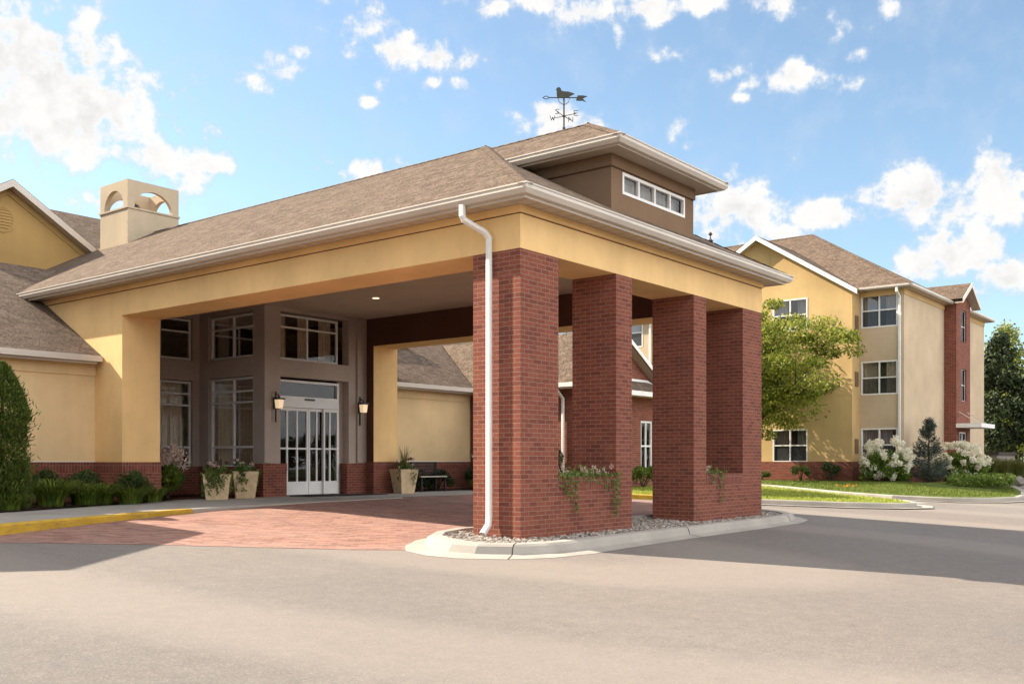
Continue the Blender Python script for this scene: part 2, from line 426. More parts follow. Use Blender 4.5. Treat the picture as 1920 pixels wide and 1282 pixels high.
def pavers():
    k = M('brick_paving', .9, .2); uv = k.coord('UV'); o = k.coord()
    mp = k.scale(uv, (1, 1, 1), R(45))
    t = k.n('ShaderNodeTexBrick'); k.l(mp, t.inputs['Vector']); t.offset = .5
    t.inputs['Scale'].default_value = 1; t.inputs['Brick Width'].default_value = .2; t.inputs['Row Height'].default_value = .1; t.inputs['Mortar Size'].default_value = .004
    t.inputs['Color1'].default_value = (.37, .19, .14, 1); t.inputs['Color2'].default_value = (.18, .085, .066, 1); t.inputs['Mortar'].default_value = (.30, .22, .17, 1)
    n = k.noise(o, .8, 6, .65)
    c = k.mix(k.ramp(n, [(.4, (0, 0, 0)), (.7, (.4, .4, .4))]), t.outputs['Color'], (.38, .26, .21))
    n2 = k.noise(o, 22, 3, .6)
    c = k.mix(k.ramp(n2, [(.5, (0, 0, 0)), (.8, (.5, .5, .5))]), c, (.15, .075, .06))
    k.col(c)
    inv = k.n('ShaderNodeMath'); inv.operation = 'SUBTRACT'; inv.inputs[0].default_value = 1; k.l(t.outputs['Fac'], inv.inputs[1])
    k.nrm(k.bump(inv.outputs[0], .4, .005)); return k.m


MT['paver'] = pavers()


def groundmat():
    k = M('far_ground', 1, .05); o = k.coord()
    k.col(k.ramp(k.noise(o, .3, 6), [(.3, (.06, .08, .025)), (.7, (.12, .14, .05))])); return k.m


MT['ground'] = groundmat()
MT['lawnbase'] = plain('lawn_soil', (.22, .24, .05), 1, .05, var=.4, vs=4)
MT['lawndark'] = plain('lawn_turf_dark', (.10, .125, .03), 1, .05, var=.4, vs=4)  # back lawn turf, with the tree's shade put into its colour
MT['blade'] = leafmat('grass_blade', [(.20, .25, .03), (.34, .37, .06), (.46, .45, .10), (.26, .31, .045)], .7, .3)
MT['blade_dark'] = leafmat('shaded_grass_blade', [(.07, .11, .015), (.13, .17, .025), (.22, .24, .045), (.09, .13, .02)], .7, .3)  # darker copy of the grass blade; tree shade is put into the colour
MT['leaf_tree'] = leafmat('tree_leaf', [(.085, .115, .014), (.18, .215, .025), (.30, .315, .046), (.42, .40, .075), (.13, .17, .02)], .5, .4)
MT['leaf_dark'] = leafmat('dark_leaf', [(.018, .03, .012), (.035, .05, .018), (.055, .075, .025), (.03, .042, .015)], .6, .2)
MT['leaf_box'] = leafmat('boxwood_leaf', [(.03, .055, .016), (.055, .085, .022), (.08, .115, .03)], .5, .25)
MT['leaf_arb'] = leafmat('cedar_frond', [(.035, .062, .013), (.075, .115, .018), (.15, .185, .03), (.055, .085, .015)], .7, .3)
MT['leaf_lily'] = leafmat('lily_blade', [(.045, .095, .015), (.11, .17, .022), (.25, .28, .04), (.06, .11, .02), (.17, .22, .03)], .5, .3)
MT['leaf_hyd'] = leafmat('hydrangea_leaf', [(.06, .105, .015), (.13, .19, .024), (.23, .28, .045)], .5, .3)
MT['leaf_vine'] = leafmat('vine_leaf', [(.07, .12, .02), (.13, .18, .035), (.20, .24, .06), (.09, .13, .03)], .5, .3)
MT['leaf_pine'] = leafmat('spruce_needle', [(.05, .062, .042), (.09, .105, .08), (.15, .165, .14), (.065, .078, .052)], .7, .15)
MT['leaf_grass'] = leafmat('reed_blade', [(.06, .08, .016), (.10, .12, .022), (.16, .15, .04), (.20, .16, .06)], .6, .3)
MT['petal'] = leafmat('cream_petal', [(.84, .77, .60), (.87, .83, .72), (.80, .72, .50), (.88, .86, .80)], .6, .5)
MT['petal_pink'] = leafmat('pink_petal', [(.70, .50, .40), (.78, .64, .54), (.62, .42, .35)], .6, .3)
MT['purple'] = leafmat('purple_leaf', [(.06, .03, .035), (.10, .05, .055), (.14, .08, .07)], .6, .2)
MT['orange'] = leafmat('orange_petal', [(.75, .25, .02), (.8, .38, .04), (.6, .2, .02)], .6, .2)
MT['pebble'] = leafmat('pebble_stone', [(.15, .12, .10), (.30, .25, .21), (.48, .42, .36), (.22, .165, .13)], .85, 0)


# ------------------------------------------------------------------ mesh helpers
class MB:
    def __init__(s):
        s.v = []; s.f = []; s.mi = []; s.mats = []

    def idx(s, m):
        if m not in s.mats:
            s.mats.append(m)
        return s.mats.index(m)

    def poly(s, pts, m):
        b = len(s.v); s.v += [tuple(p) for p in pts]; s.f.append(tuple(range(b, b + len(pts)))); s.mi.append(s.idx(m)); return s

    def grid(s, rows, m):
        """rows: list of equally long point rows, quads between"""
        b = len(s.v); n = len(rows[0]); k = s.idx(m)
        for r in rows:
            s.v += [tuple(p) for p in r]
        for i in range(len(rows) - 1):
            for j in range(n - 1):
                a = b + i * n + j
                s.f.append((a, a + 1, a + n + 1, a + n)); s.mi.append(k)
        return s

    def box(s, x0, x1, y0, y1, z0, z1, m):
        p = [(x0, y0, z0), (x1, y0, z0), (x1, y1, z0), (x0, y1, z0), (x0, y0, z1), (x1, y0, z1), (x1, y1, z1), (x0, y1, z1)]
        b = len(s.v); s.v += p; k = s.idx(m)
        for f in ((3, 2, 1, 0), (4, 5, 6, 7), (0, 1, 5, 4), (1, 2, 6, 5), (2, 3, 7, 6), (3, 0, 4, 7)):
            s.f.append(tuple(b + i for i in f)); s.mi.append(k)
        return s

    def prism(s, pts, d, m):
        """polygon extruded by vector d"""
        q = [tuple(np.add(p, d)) for p in pts]; n = len(pts)
        s.poly(pts, m); s.poly(q[::-1], m)
        for i in range(n):
            j = (i + 1) % n
            s.poly([pts[i], pts[j], q[j], q[i]], m)
        return s

    def tube(s, pts, r, m, n=8, cap=True):
        pts = [Vector(p) for p in pts]; rs = r if isinstance(r, (list, tuple)) else [r] * len(pts)
        b = len(s.v); k = s.idx(m); up = Vector((0, 0, 1))
        for i, p in enumerate(pts):
            d = (pts[min(i + 1, len(pts) - 1)] - pts[max(i - 1, 0)]).normalized()
            a = d.cross(up if abs(d.z) < .95 else Vector((1, 0, 0))).normalized(); c = d.cross(a)
            for j in range(n):
                t = 2 * math.pi * j / n
                s.v.append(tuple(p + (a * math.cos(t) + c * math.sin(t)) * rs[i]))
        for i in range(len(pts) - 1):
            for j in range(n):
                a0 = b + i * n + j; a1 = b + i * n + (j + 1) % n
                s.f.append((a0, a1, a1 + n, a0 + n)); s.mi.append(k)
        if cap:
            s.f.append(tuple(b + j for j in range(n))); s.mi.append(k)
            s.f.append(tuple(b + (len(pts) - 1) * n + j for j in range(n))); s.mi.append(k)
        return s

    def rtube(s, pts, w, h, m):
        """rectangular pipe with rounded feel (12-gon superellipse)"""
        pts = [Vector(p) for p in pts]; n = 12; b = len(s.v); k = s.idx(m)
        for i, p in enumerate(pts):
            d0 = (pts[i] - pts[max(i - 1, 0)]); d1 = (pts[min(i + 1, len(pts) - 1)] - pts[i])
            d = ((d0.normalized() if d0.length else d1.normalized()) + (d1.normalized() if d1.length else d0.normalized())).normalized()
            yv = Vector((0, 1, 0)); a = (yv - d * d.dot(yv)).normalized(); c = d.cross(a)
            for j in range(n):
                t = 2 * math.pi * (j + .5) / n; ct, st = math.cos(t), math.sin(t)
                e = (abs(ct) ** 5 + abs(st) ** 5) ** (-1 / 5)
                s.v.append(tuple(p + a * (ct * e * w / 2) + c * (st * e * h / 2)))
        for i in range(len(pts) - 1):
            for j in range(n):
                a0 = b + i * n + j; a1 = b + i * n + (j + 1) % n
                s.f.append((a0, a1, a1 + n, a0 + n)); s.mi.append(k)
        return s

    def sweep(s, path, prof, m, side=-1, closed=False, zf=None, closeprof=True):
        """profile (offset to the side, z) swept along a plan path with mitred corners"""
        n = len(path); P = [Vector((p[0], p[1])) for p in path]; rows = []
        for i in range(n):
            a = P[i] - P[i - 1] if (closed or i > 0) else P[1] - P[0]
            c = P[(i + 1) % n] - P[i] if (closed or i < n - 1) else P[i] - P[i - 1]
            na = Vector((-a.y, a.x)).normalized() * side; nc = Vector((-c.y, c.x)).normalized() * side
            mt = (na + nc); mt = mt / max(.25, mt.dot(na)) if mt.length > 1e-6 else na
            zb = zf(P[i].x, P[i].y) if zf else 0
            pr = prof + ([prof[0]] if closeprof else [])
            rows.append([(P[i].x + mt.x * o, P[i].y + mt.y * o, z + zb) for o, z in pr])
        if closed:
            rows.append(rows[0])
        s.grid(rows, m)
        if not closed and closeprof:
            s.poly(rows[0][:-1], m); s.poly(rows[-1][:-1][::-1], m)
        return s

    def fill(s, pts, m):
        """flat or sloping polygon, triangulated"""
        tr = tessellate_polygon([[Vector(p) for p in pts]])
        b = len(s.v); s.v += [tuple(p) for p in pts]; k = s.idx(m)
        for t in tr:
            a, c, d = (Vector(pts[i]) for i in t)
            up = (c - a).cross(d - a).z
            s.f.append(tuple(b + i for i in (t if up > 0 else t[::-1]))); s.mi.append(k)
        return s

    def build(s, name, parent=None, smooth=False, bevel=0):
        me = bpy.data.meshes.new(name)
        me.from_pydata(s.v, [], s.f)
        for m in s.mats:
            me.materials.append(MT[m] if isinstance(m, str) else m)
        me.polygons.foreach_set('material_index', s.mi)
        me.update()
        uv = me.uv_layers.new(name='UVMap')
        co = np.empty(len(me.vertices) * 3); me.vertices.foreach_get('co', co); co = co.reshape(-1, 3)
        li = np.empty(len(me.loops), dtype=np.int64); me.loops.foreach_get('vertex_index', li)
        nr = np.empty(len(me.polygons) * 3); me.polygons.foreach_get('normal', nr); nr = nr.reshape(-1, 3)
        lt = np.empty(len(me.polygons), dtype=np.int64); me.polygons.foreach_get('loop_total', lt)
        fn = np.repeat(nr, lt, axis=0); c = co[li]
        hl = np.hypot(fn[:, 0], fn[:, 1]); flat = hl < .12
        hs = np.where(flat, 1, hl)
        tx, ty = -fn[:, 1] / hs, fn[:, 0] / hs
        sg = np.where((np.abs(tx) > np.abs(ty)) & (tx < 0) | (np.abs(tx) <= np.abs(ty)) & (ty < 0), -1, 1)
        u = (c[:, 0] * tx + c[:, 1] * ty) * sg
        v = np.where(hl > .97, c[:, 2], c[:, 2] / np.maximum(hl, .1))
        u = np.where(flat, c[:, 0], u); v = np.where(flat, c[:, 1], v)
        uv.data.foreach_set('uv', np.stack([u, v], 1).ravel())
        if smooth:
            me.polygons.foreach_set('use_smooth', [True] * len(me.polygons))
        o = bpy.data.objects.new(name, me)
        scene.collection.objects.link(o)
        if bevel:
            bm = bmesh.new(); bm.from_mesh(me); bmesh.ops.remove_doubles(bm, verts=bm.verts, dist=1e-5)
            bmesh.ops.bevel(bm, geom=[e for e in bm.edges if e.is_manifold and e.calc_face_angle(0) > .5], offset=bevel, segments=2, affect='EDGES', profile=.6)
            bm.to_mesh(me); bm.free()
        if parent is not None:
            adopt(o, parent)
        return o


def root_of(o):
    while o.parent:
        o = o.parent
    return o


def adopt(o, parent):
    o.parent = parent
    l = root_of(parent).location
    if parent.parent is None:
        o.matrix_parent_inverse = Matrix.Translation(-l)
    return o


def tag(o, label, cat, group=None, kind=None):
    o['label'] = label; o['category'] = cat
    if group:
        o['group'] = group
    if kind:
        o['kind'] = kind
    return o


def thing(name, label, cat, loc=(0, 0, 0), group=None):
    o = bpy.data.objects.new(name, None); scene.collection.objects.link(o)
    o.empty_display_size = .3; o.location = loc
    return tag(o, label, cat, group)


def copy_thing(o, label, loc=None, rz=0, sc=None):
    r = o.copy(); scene.collection.objects.link(r); r['label'] = label
    for ch in o.children:
        c = ch.copy(); scene.collection.objects.link(c); c.parent = r
        for g in ch.children:
            d = g.copy(); scene.collection.objects.link(d); d.parent = c
    if loc is not None:
        r.location = loc
    r.rotation_euler = (0, 0, rz)
    if sc:
        r.scale = sc if isinstance(sc, tuple) else (sc,) * 3
    return r


def struct(mb, name, kind='structure', **k):
    o = mb.build(name, **k); o['kind'] = kind; return o


class Face:
    """a vertical wall plane: u along it, n outwards, z up"""
    def __init__(s, axis, at):
        s.ax = axis; s.at = at   # axis '-Y' or '-X' or '+X' or '+Y'

    def p(s, u, n, z):
        a = s.ax
        if a == '-Y': return (u, s.at - n, z)
        if a == '+Y': return (u, s.at + n, z)
        if a == '-X': return (s.at - n, u, z)
        return (s.at + n, u, z)

    def box(s, mb, u0, u1, n0, n1, z0, z1, m):
        a = s.p(u0, n0, z0); b = s.p(u1, n1, z1)
        mb.box(min(a[0], b[0]), max(a[0], b[0]), min(a[1], b[1]), max(a[1], b[1]), min(a[2], b[2]), max(a[2], b[2]), m)

    def wall(s, mb, u0, u1, z0, z1, m, holes=(), reveal=.12, rm=None):
        us = sorted({u0, u1, *[h[0] for h in holes], *[h[1] for h in holes]}); zs = sorted({z0, z1, *[h[2] for h in holes], *[h[3] for h in holes]})
        for i in range(len(us) - 1):
            for j in range(len(zs) - 1):
                uc, zc = (us[i] + us[i + 1]) / 2, (zs[j] + zs[j + 1]) / 2
                if any(h[0] < uc < h[1] and h[2] < zc < h[3] for h in holes):
                    continue
                mb.poly([s.p(us[i], 0, zs[j]), s.p(us[i + 1], 0, zs[j]), s.p(us[i + 1], 0, zs[j + 1]), s.p(us[i], 0, zs[j + 1])], m)
        for h in holes:
            c = [(h[0], h[2]), (h[1], h[2]), (h[1], h[3]), (h[0], h[3])]
            for i in range(4):
                a, b = c[i], c[(i + 1) % 4]
                mb.poly([s.p(a[0], 0, a[1]), s.p(b[0], 0, b[1]), s.p(b[0], -reveal, b[1]), s.p(a[0], -reveal, a[1])], rm or m)

    def window(s, parent, u0, u1, z0, z1, mull=(), trans=(), n=-.1, fw=.05, d=.06, mat='frame', glass='glass', curtain=None, cd=.18, name='window', cu=None, screen=None):
        mb = MB()
        s.box(mb, u0, u0 + fw, n, n + d, z0, z1, mat); s.box(mb, u1 - fw, u1, n, n + d, z0, z1, mat)
        s.box(mb, u0 + fw, u1 - fw, n, n + d, z0, z0 + fw, mat); s.box(mb, u0 + fw, u1 - fw, n, n + d, z1 - fw, z1, mat)
        ms = sorted(mull); mw = fw * .45
        for x in ms:
            s.box(mb, x - mw, x + mw, n + .004, n + d - .006, z0 + fw, z1 - fw, mat)
        ed = [u0 + fw] + [q for x in ms for q in (x - mw, x + mw)] + [u1 - fw]
        for z in trans:
            for i in range(0, len(ed), 2):
                s.box(mb, ed[i], ed[i + 1], n + .004, n + d - .006, z - mw, z + mw, mat)
        f = mb.build(name, parent)
        g = MB(); g.poly([s.p(u0 + .01, n + .02, z0 + .01), s.p(u1 - .01, n + .02, z0 + .01), s.p(u1 - .01, n + .02, z1 - .01), s.p(u0 + .01, n + .02, z1 - .01)], glass)
        g.build('glass', f)
        if screen:
            MB().poly([s.p(u0 + fw, n + .034, z0 + fw), s.p(u1 - fw, n + .034, z0 + fw), s.p(u1 - fw, n + .034, screen), s.p(u0 + fw, n + .034, screen)], 'screen').build('insect_screen', f)
        if curtain:
            for (a, b) in (cu or [(u0, u1)]):
                k = max(24, int((b - a) * 40)); rows = []
                for zz in (z0 - .03, z1 + .03):
                    rows.append([s.p(a + (b - a) * i / k, n - cd + .022 * math.sin(i * 1.35) + .01 * math.sin(i * .5 + 1), zz) for i in range(k + 1)])
                MB().grid(rows, curtain).build('curtain', f, smooth=True)
        return f


# ------------------------------------------------------------------ ground
def g(x, y):
    return -.1 + .04 * max(-45.0, min(y, 8.5))


YB = [-260, -45, 8.5, 400]
m_ = MB()
m_.grid([[(-420, y, g(0, y) - .05) for y in YB], [(600, y, g(0, y) - .05) for y in YB]], 'ground')
struct(m_, 'ground')
m_ = MB()
yy = [-70, -45, 8.5, 8.7]
m_.grid([[(-60, y, g(0, y)) for y in yy], [(70, y, g(0, y)) for y in yy]], 'asphalt')
struct(m_, 'asphalt_forecourt')
# brick paved drive under the portico
pv = [(-9.5, 8.9), (-6.6, 5.6), (-5.2, 4.3), (-4.0, 3.2), (-2.95, 2.0), (-2.2, 1.15), (-1.5, .62), (-.2, 1.2), (10.4, 1.1), (11.4, 4.8), (10.0, 8.4), (9.7, 8.5), (-2, 8.5)]
struct(MB().fill([(x, y, g(x, y) + .004) for x, y in pv], 'paver'), 'brick_paving')

# pavement in front of the entrance with a yellow kerb on its left part
KL = [(-16, .2), (-10.5, 2.6), (-7.0, 4.45), (-4.9, 5.45), (-3.2, 6.25), (-1.3, 7.05), (.1, 7.55), (1.4, 7.95), (3.0, 8.28), (6.0, 8.5)]
ZW = .26
walk = KL + [(9.6, 8.5), (11.6, 8.5), (12.0, 11.0), (9.0, 11.2), (7.3, 11.05), (3.9, 11.05), (3.2, 11.6), (2.6, 11.75), (1.6, 11.2), (.7, 10.55), (-1.0, 9.7), (-2.5, 8.95), (-3.6, 8.45), (-7.5, 6.9), (-14.5, 3.7), (-18, 2.2)]


def zwk(x, y):
    t = max(0, min(1, (x - .2) / 2.4))
    return ZW + (max(g(x, y), ZW - .035) + .012 - ZW) * t * (1 if y < 9 else 0) if x < 40 else ZW


def zwl(x, y):
    return max(zwk(x, y), g(x, y) + .10) if x < -5 else zwk(x, y)


struct(MB().fill([(x, y, zwl(x, y) - .1 * max(0, min(1, (-5 - x) / 6)) * 0) for x, y in walk], 'walk'), 'pavement')
kt = [(-.005, 0), (-.005, -.16), (.15, -.16), (.15, -.02), (.13, .004), (.0, .006)]


def kz(x, y):
    return zwl(x, y) + .002


mk = MB()
yk = [p for p in KL if p[0] <= -1.2] + [(-.75, 7.24)]
mk.sweep(yk, kt, 'ykerb', side=-1, zf=kz)
struct(mk, 'yellow_kerb')
struct(MB().sweep([(-.74, 7.244)] + [p for p in KL if p[0] >= .1], kt, 'kerb', side=-1, zf=lambda x, y: kz(x, y) - .004), 'entrance_kerb')
# mulch bed in front of the left wing
bed = [(-18, 2.4), (-14.5, 3.85), (-7.5, 7.0), (-3.6, 8.53), (-2.5, 9.03), (-1.0, 9.78), (.7, 10.63), (1.2, 10.95), (1.6, 11.35), (2.1, 12.6), (3.9, 12.6), (3.9, 13.75), (.88, 13.75), (.0, 11.84), (-18, 11.84)]
mb = MB(); mb.fill([(x, y, .275) for x, y in bed], 'soil')
for i in range(1500):
    x = random.uniform(-6, 1.6); y = random.uniform(7.6, 11.8)
    if y < 8.72 + .47 * (x + 3.2) or (x > -.05 and y > 10.7):
        continue
    a = random.random() * 3.14; L = random.uniform(.03, .08); c, s_ = math.cos(a) * L, math.sin(a) * L; z = .278 + random.random() * .03
    mb.poly([(x - c, y - s_, z), (x + s_ * .3, y - c * .3, z + .01), (x + c, y + s_, z + .012), (x - s_ * .3, y + c * .3, z)], 'soil')
struct(mb, 'mulch_bed', 'stuff')
bed2 = [(7.45, 11.12), (9.0, 11.28), (12.6, 11.12), (12.6, 11.84), (8.17, 11.84), (8.17, 10.74), (7.45, 10.74)]
bed2 = [(8.17, 11.2), (12.0, 11.1), (12.6, 11.1), (12.6, 11.84), (8.17, 11.84)]
struct(MB().fill([(x, y, .285) for x, y in bed2], 'soil'), 'shade_bed', 'stuff')

# portico kerb island
isl = [(-1.72, .62), (-1.86, .12), (-1.75, -.35), (-1.3, -.82), (-.7, -1.08), (.2, -1.16), (1.2, -1.06), (3.7, -.94), (6.3, -.88), (8.4, -.78), (9.3, -.55), (9.9, -.1), (10.25, .6), (10.0, 1.15), (9.2, 1.35), (5, 1.35), (1.2, 1.6), (.2, 1.75), (-.6, 1.5), (-1.3, 1.05)]
inn = [(-1.02, .42), (-1.08, .05), (-1.0, -.25), (-.72, -.5), (-.2, -.62), (.6, -.63), (1.6, -.60), (3.7, -.56), (6.3, -.50), (8.1, -.42), (8.7, -.25), (9.1, .1), (9.3, .6), (9.1, .95), (8.6, 1.08), (5, 1.1), (1.4, 1.2), (.3, 1.3), (-.4, 1.1), (-.8, .8)]


def ring(mb, a, za, b, zb, m):
    n = len(a)
    for i in range(n):
        j = (i + 1) % n
        mb.poly([(*a[i], za(*a[i])), (*a[j], za(*a[j])), (*b[j], zb(*b[j])), (*b[i], zb(*b[i]))], m)


def lerp(a, b, t):
    return [(p[0] + (q[0] - p[0]) * t, p[1] + (q[1] - p[1]) * t) for p, q in zip(a, b)]


mb = MB(); L = lerp
lev = [(isl, lambda x, y: g(x, y) + .004), (L(isl, inn, .52), lambda x, y: g(x, y) + .03), (L(isl, inn, .60), lambda x, y: g(x, y) + .125), (L(isl, inn, .68), lambda x, y: g(x, y) + .15), (inn, lambda x, y: g(x, y) + .152), (L(inn, isl, -.02), lambda x, y: g(x, y) + .06)]
for (a, za), (b, zb) in zip(lev, lev[1:]):
    ring(mb, a, za, b, zb, 'kerb')
for (i, t0, t1) in ((7, 0, 1), (3, 0, 1), (9, 0, 1)):
    pass
struct(mb, 'portico_kerb', smooth=False)
# expansion joints of that kerb, cut as thin dark lines
mb = MB()
for i in (3, 7, 9):
    for (a, za), (b, zb) in zip(lev[:4], lev[1:5]):
        p, q = a[i], b[i]; w = .012
        mb.poly([(p[0] - w, p[1], za(*p) + .003), (p[0] + w, p[1], za(*p) + .003), (q[0] + w, q[1], zb(*q) + .003), (q[0] - w, q[1], zb(*q) + .003)], 'soil')
struct(mb, 'kerb_joint')


def inside(p, poly):
    x, y = p; r = False; n = len(poly)
    for i in range(n):
        a, b = poly[i], poly[i - 1]
        if (a[1] > y) != (b[1] > y) and x < (b[0] - a[0]) * (y - a[1]) / (b[1] - a[1]) + a[0]:
            r = not r
    return r


ICO = None


def rocks(pts, size, m, name, squash=.6):
    bm = bmesh.new(); bmesh.ops.create_icosphere(bm, subdivisions=1, radius=1)
    bv = np.array([v.co[:] for v in bm.verts]); bf = np.array([[v.index for v in f.verts] for f in bm.faces]); bm.free()
    n = len(pts); V = []; F = []
    for i, p in enumerate(pts):
        s = size * random.uniform(.5, 1.3); sc = np.array([s * random.uniform(.7, 1.3), s * random.uniform(.7, 1.3), s * squash])
        a = random.random() * 6.28; c, sn = math.cos(a), math.sin(a)
        v = bv * sc * (1 + rng.uniform(-.15, .15, (len(bv), 1)))
        v = np.stack([v[:, 0] * c - v[:, 1] * sn, v[:, 0] * sn + v[:, 1] * c, v[:, 2]], 1) + p
        V.append(v); F.append(bf + i * len(bv))
    me = bpy.data.meshes.new(name); me.from_pydata(np.concatenate(V).tolist(), [], np.concatenate(F).tolist()); me.materials.append(MT[m])
    o = bpy.data.objects.new(name, me); scene.collection.objects.link(o); return o


PIERS = [(0, .94, 0, .9), (2.56, 3.05, 0, .88), (5.22, 5.71, 0, .88), (7.28, 8.16, 0, .9), (.94, 2.56, 0, .9), (5.71, 7.28, 0, .9)]
struct(MB().fill([(x, y, g(x, y) + .10) for x, y in inn], 'rock'), 'gravel_base')
pts = []
while len(pts) < 4200:
    x, y = random.uniform(-1.1, 9.3), random.uniform(-.65, 1.3)
    if not inside((x, y), inn) or any(a - .01 < x < b + .01 and c - .01 < y < d for a, b, c, d in PIERS):
        continue
    if y > .5 and random.random() < .6:
        continue
    pts.append((x, y, g(x, y) + .105 + random.random() * .02))
o = rocks(pts, .022, 'pebble', 'gravel'); o['kind'] = 'stuff'

# ------------------------------------------------------------------ foliage helpers
def quads(name, P, D, N, ln, wd, mat, parent=None):
    """leaf-sized diamonds: centres P, long axis D, normal N, lengths ln, widths wd"""
    P = np.asarray(P); n = len(P)
    D = D / np.maximum(np.linalg.norm(D, axis=1, keepdims=True), 1e-6)
    S = np.cross(D, N); S /= np.maximum(np.linalg.norm(S, axis=1, keepdims=True), 1e-6)
    U = np.cross(S, D)
    ln = np.broadcast_to(np.asarray(ln, float), (n,))[:, None]; wd = np.broadcast_to(np.asarray(wd, float), (n,))[:, None]
    a = P - D * ln * .5; b = P + S * wd * .5 + U * wd * .14; c = P + D * ln * .5; d = P - S * wd * .5 + U * wd * .14
    V = np.stack([a, b, c, d], 1).reshape(-1, 3)
    F = np.arange(n * 4).reshape(n, 4)
    me = bpy.data.meshes.new(name)
    me.vertices.add(n * 4); me.vertices.foreach_set('co', V.ravel())
    me.loops.add(n * 4); me.loops.foreach_set('vertex_index', F.ravel().astype(np.int32))
    me.polygons.add(n); me.polygons.foreach_set('loop_start', np.arange(0, n * 4, 4, dtype=np.int32)); me.polygons.foreach_set('loop_total', np.full(n, 4, dtype=np.int32))
    me.update(calc_edges=True); me.validate()
    me.materials.append(MT[mat])
    o = bpy.data.objects.new(name, me); scene.collection.objects.link(o)
    if parent is not None:
        adopt(o, parent)
    return o


def rdir(n):
    v = rng.normal(size=(n, 3)); return v / np.linalg.norm(v, axis=1, keepdims=True)


def blob_leaves(centres, radii, per, shell=.5):
    """points in blobs, denser towards the outside; returns P and outward directions"""
    P = []; O = []
    for c, r in zip(centres, radii):
        k = max(4, int(per * random.uniform(.7, 1.3))); d = rdir(k); t = (shell + (1 - shell) * rng.random(k)) ** .7
        P.append(np.asarray(c) + d * t[:, None] * np.asarray(r)); O.append(d)
    return np.concatenate(P), np.concatenate(O)


def blades(n, rad, h, w, droop, mat, name, parent, c=(0, 0, 0), seg=4, spread=.55, square=None):
    V = []; F = []
    for i in range(n):
        a = random.random() * 6.283; r0 = rad * math.sqrt(random.random()) * .45
        hh = h * random.uniform(.6, 1.15); out = spread * hh * random.uniform(.3, 1.2); a2 = a + random.uniform(-.5, .5)
        bx, by = c[0] + r0 * math.cos(a), c[1] + r0 * math.sin(a); px, py = -math.sin(a2), math.cos(a2); b0 = len(V)
        for k in range(seg + 1):
            t = k / seg; ww = w * (1 - t ** 1.6) * .5 + .0008
            ox = out * t ** 1.6; z = c[2] + hh * (t - droop * t ** 3)
            x, y = bx + math.cos(a2) * ox, by + math.sin(a2) * ox
            V += [(x - px * ww, y - py * ww, z), (x + px * ww, y + py * ww, z)]
        for k in range(seg):
            q = b0 + 2 * k; F.append((q, q + 1, q + 3, q + 2))
    me = bpy.data.meshes.new(name); me.from_pydata(V, [], F); me.materials.append(MT[mat])
    o = bpy.data.objects.new(name, me); scene.collection.objects.link(o)
    if parent is not None:
        adopt(o, parent)
    return o


def shrub(name, label, cat, size, n, mat, leaf, group=None, stems=True, lumps=26, seed=None, fill=.55, low=-.12):
    """lumpy shrub about the origin; size = (rx, ry, h)"""
    rx, ry, h = size
    t = thing(name, label, cat, (0, 0, 0), group)
    cs = []; rs = []
    for i in range(lumps):
        d = rdir(1)[0]; d[2] = abs(d[2]) * (1 - low * .5) + (low if low > -.2 else low * 1.6); k = random.uniform(.55, .86)
        cs.append((d[0] * rx * k, d[1] * ry * k, h * .5 + d[2] * h * .48 * k)); s = random.uniform(.2, .36)
        rs.append((rx * s, ry * s, h * .5 * s * 1.1))
    cs.append((0, 0, h * .42)); rs.append((rx * .72, ry * .72, h * .38))
    P, O = blob_leaves(cs, rs, n / len(cs), fill)
    P[:, 2] = np.maximum(P[:, 2], .03)
    k = len(P)
    quads('foliage', P, rdir(k) + O * .6 + np.array([0, 0, .25]), O + rdir(k) * .7, leaf * rng.uniform(.6, 1.3, k), leaf * .55 * rng.uniform(.7, 1.2, k), mat, t)
    if stems:
        mb = MB()
        for i in range(7):
            a = random.random() * 6.28; q = random.uniform(.3, .7)
            mb.tube([(random.uniform(-.05, .05), random.uniform(-.05, .05), 0), (math.cos(a) * rx * q * .5, math.sin(a) * ry * q * .5, h * .35), (math.cos(a) * rx * q, math.sin(a) * ry * q, h * .7)], [.018, .013, .006], 'bark', 5)
        mb.build('stem', t)
    return t


def flower_heads(t, spots, r, mat, per=34, cone=1.0, name='flower'):
    P = []; N = []
    for s in spots:
        d = rdir(per); q = rng.random(per) ** .42
        v = d * q[:, None] * r * random.uniform(.75, 1.2); v[:, 2] *= cone
        P.append(np.asarray(s) + v); N.append(d)
    P = np.concatenate(P); N = np.concatenate(N); k = len(P)
    return quads(name, P, rdir(k), N + rdir(k) * .3, r * .62, r * .5, mat, t)


# ------------------------------------------------------------------ PORTICO
X1, YF, ZB, ZS, ZG = 8.17, 0.0, 4.23, 4.85, 5.0
PITCH = .546
OV = .5
ZR = ZG + PITCH * (X1 / 2 + OV)
XC = X1 / 2
YH = YF - OV + (XC + OV)
port = thing('portico', 'yellow drive-through entrance canopy on red brick piers with brown shingled hip roof', 'portico', (4.08, 5, 0))
P_ = port


def gz(x, y):
    return g(x, y) + .08


for i, (a, b, c, d) in enumerate(PIERS[:4]):
    z0 = g(0, 0) + .05
    MB().box(a, b, c, d, z0, ZB, 'brick').build('brick_pier', P_)
for (a, b, c, d) in PIERS[4:]:
    mb = MB(); z0 = g(0, 0) + .05; zt = .70
    mb.box(a, b, 0, d - .012, z0, zt, 'brick')
    pw = mb.build('planter_wall', P_)
    for ya, yb in ((-.004, .2), (d - .2, d + .004)):
        MB().box(a, b, ya, yb, zt, .90, 'soldier').build('soldier_course', pw)
    MB().poly([(a, .2, .84), (b, .2, .84), (b, d - .2, .84), (a, d - .2, .84)], 'soil').build('planting_soil', pw)
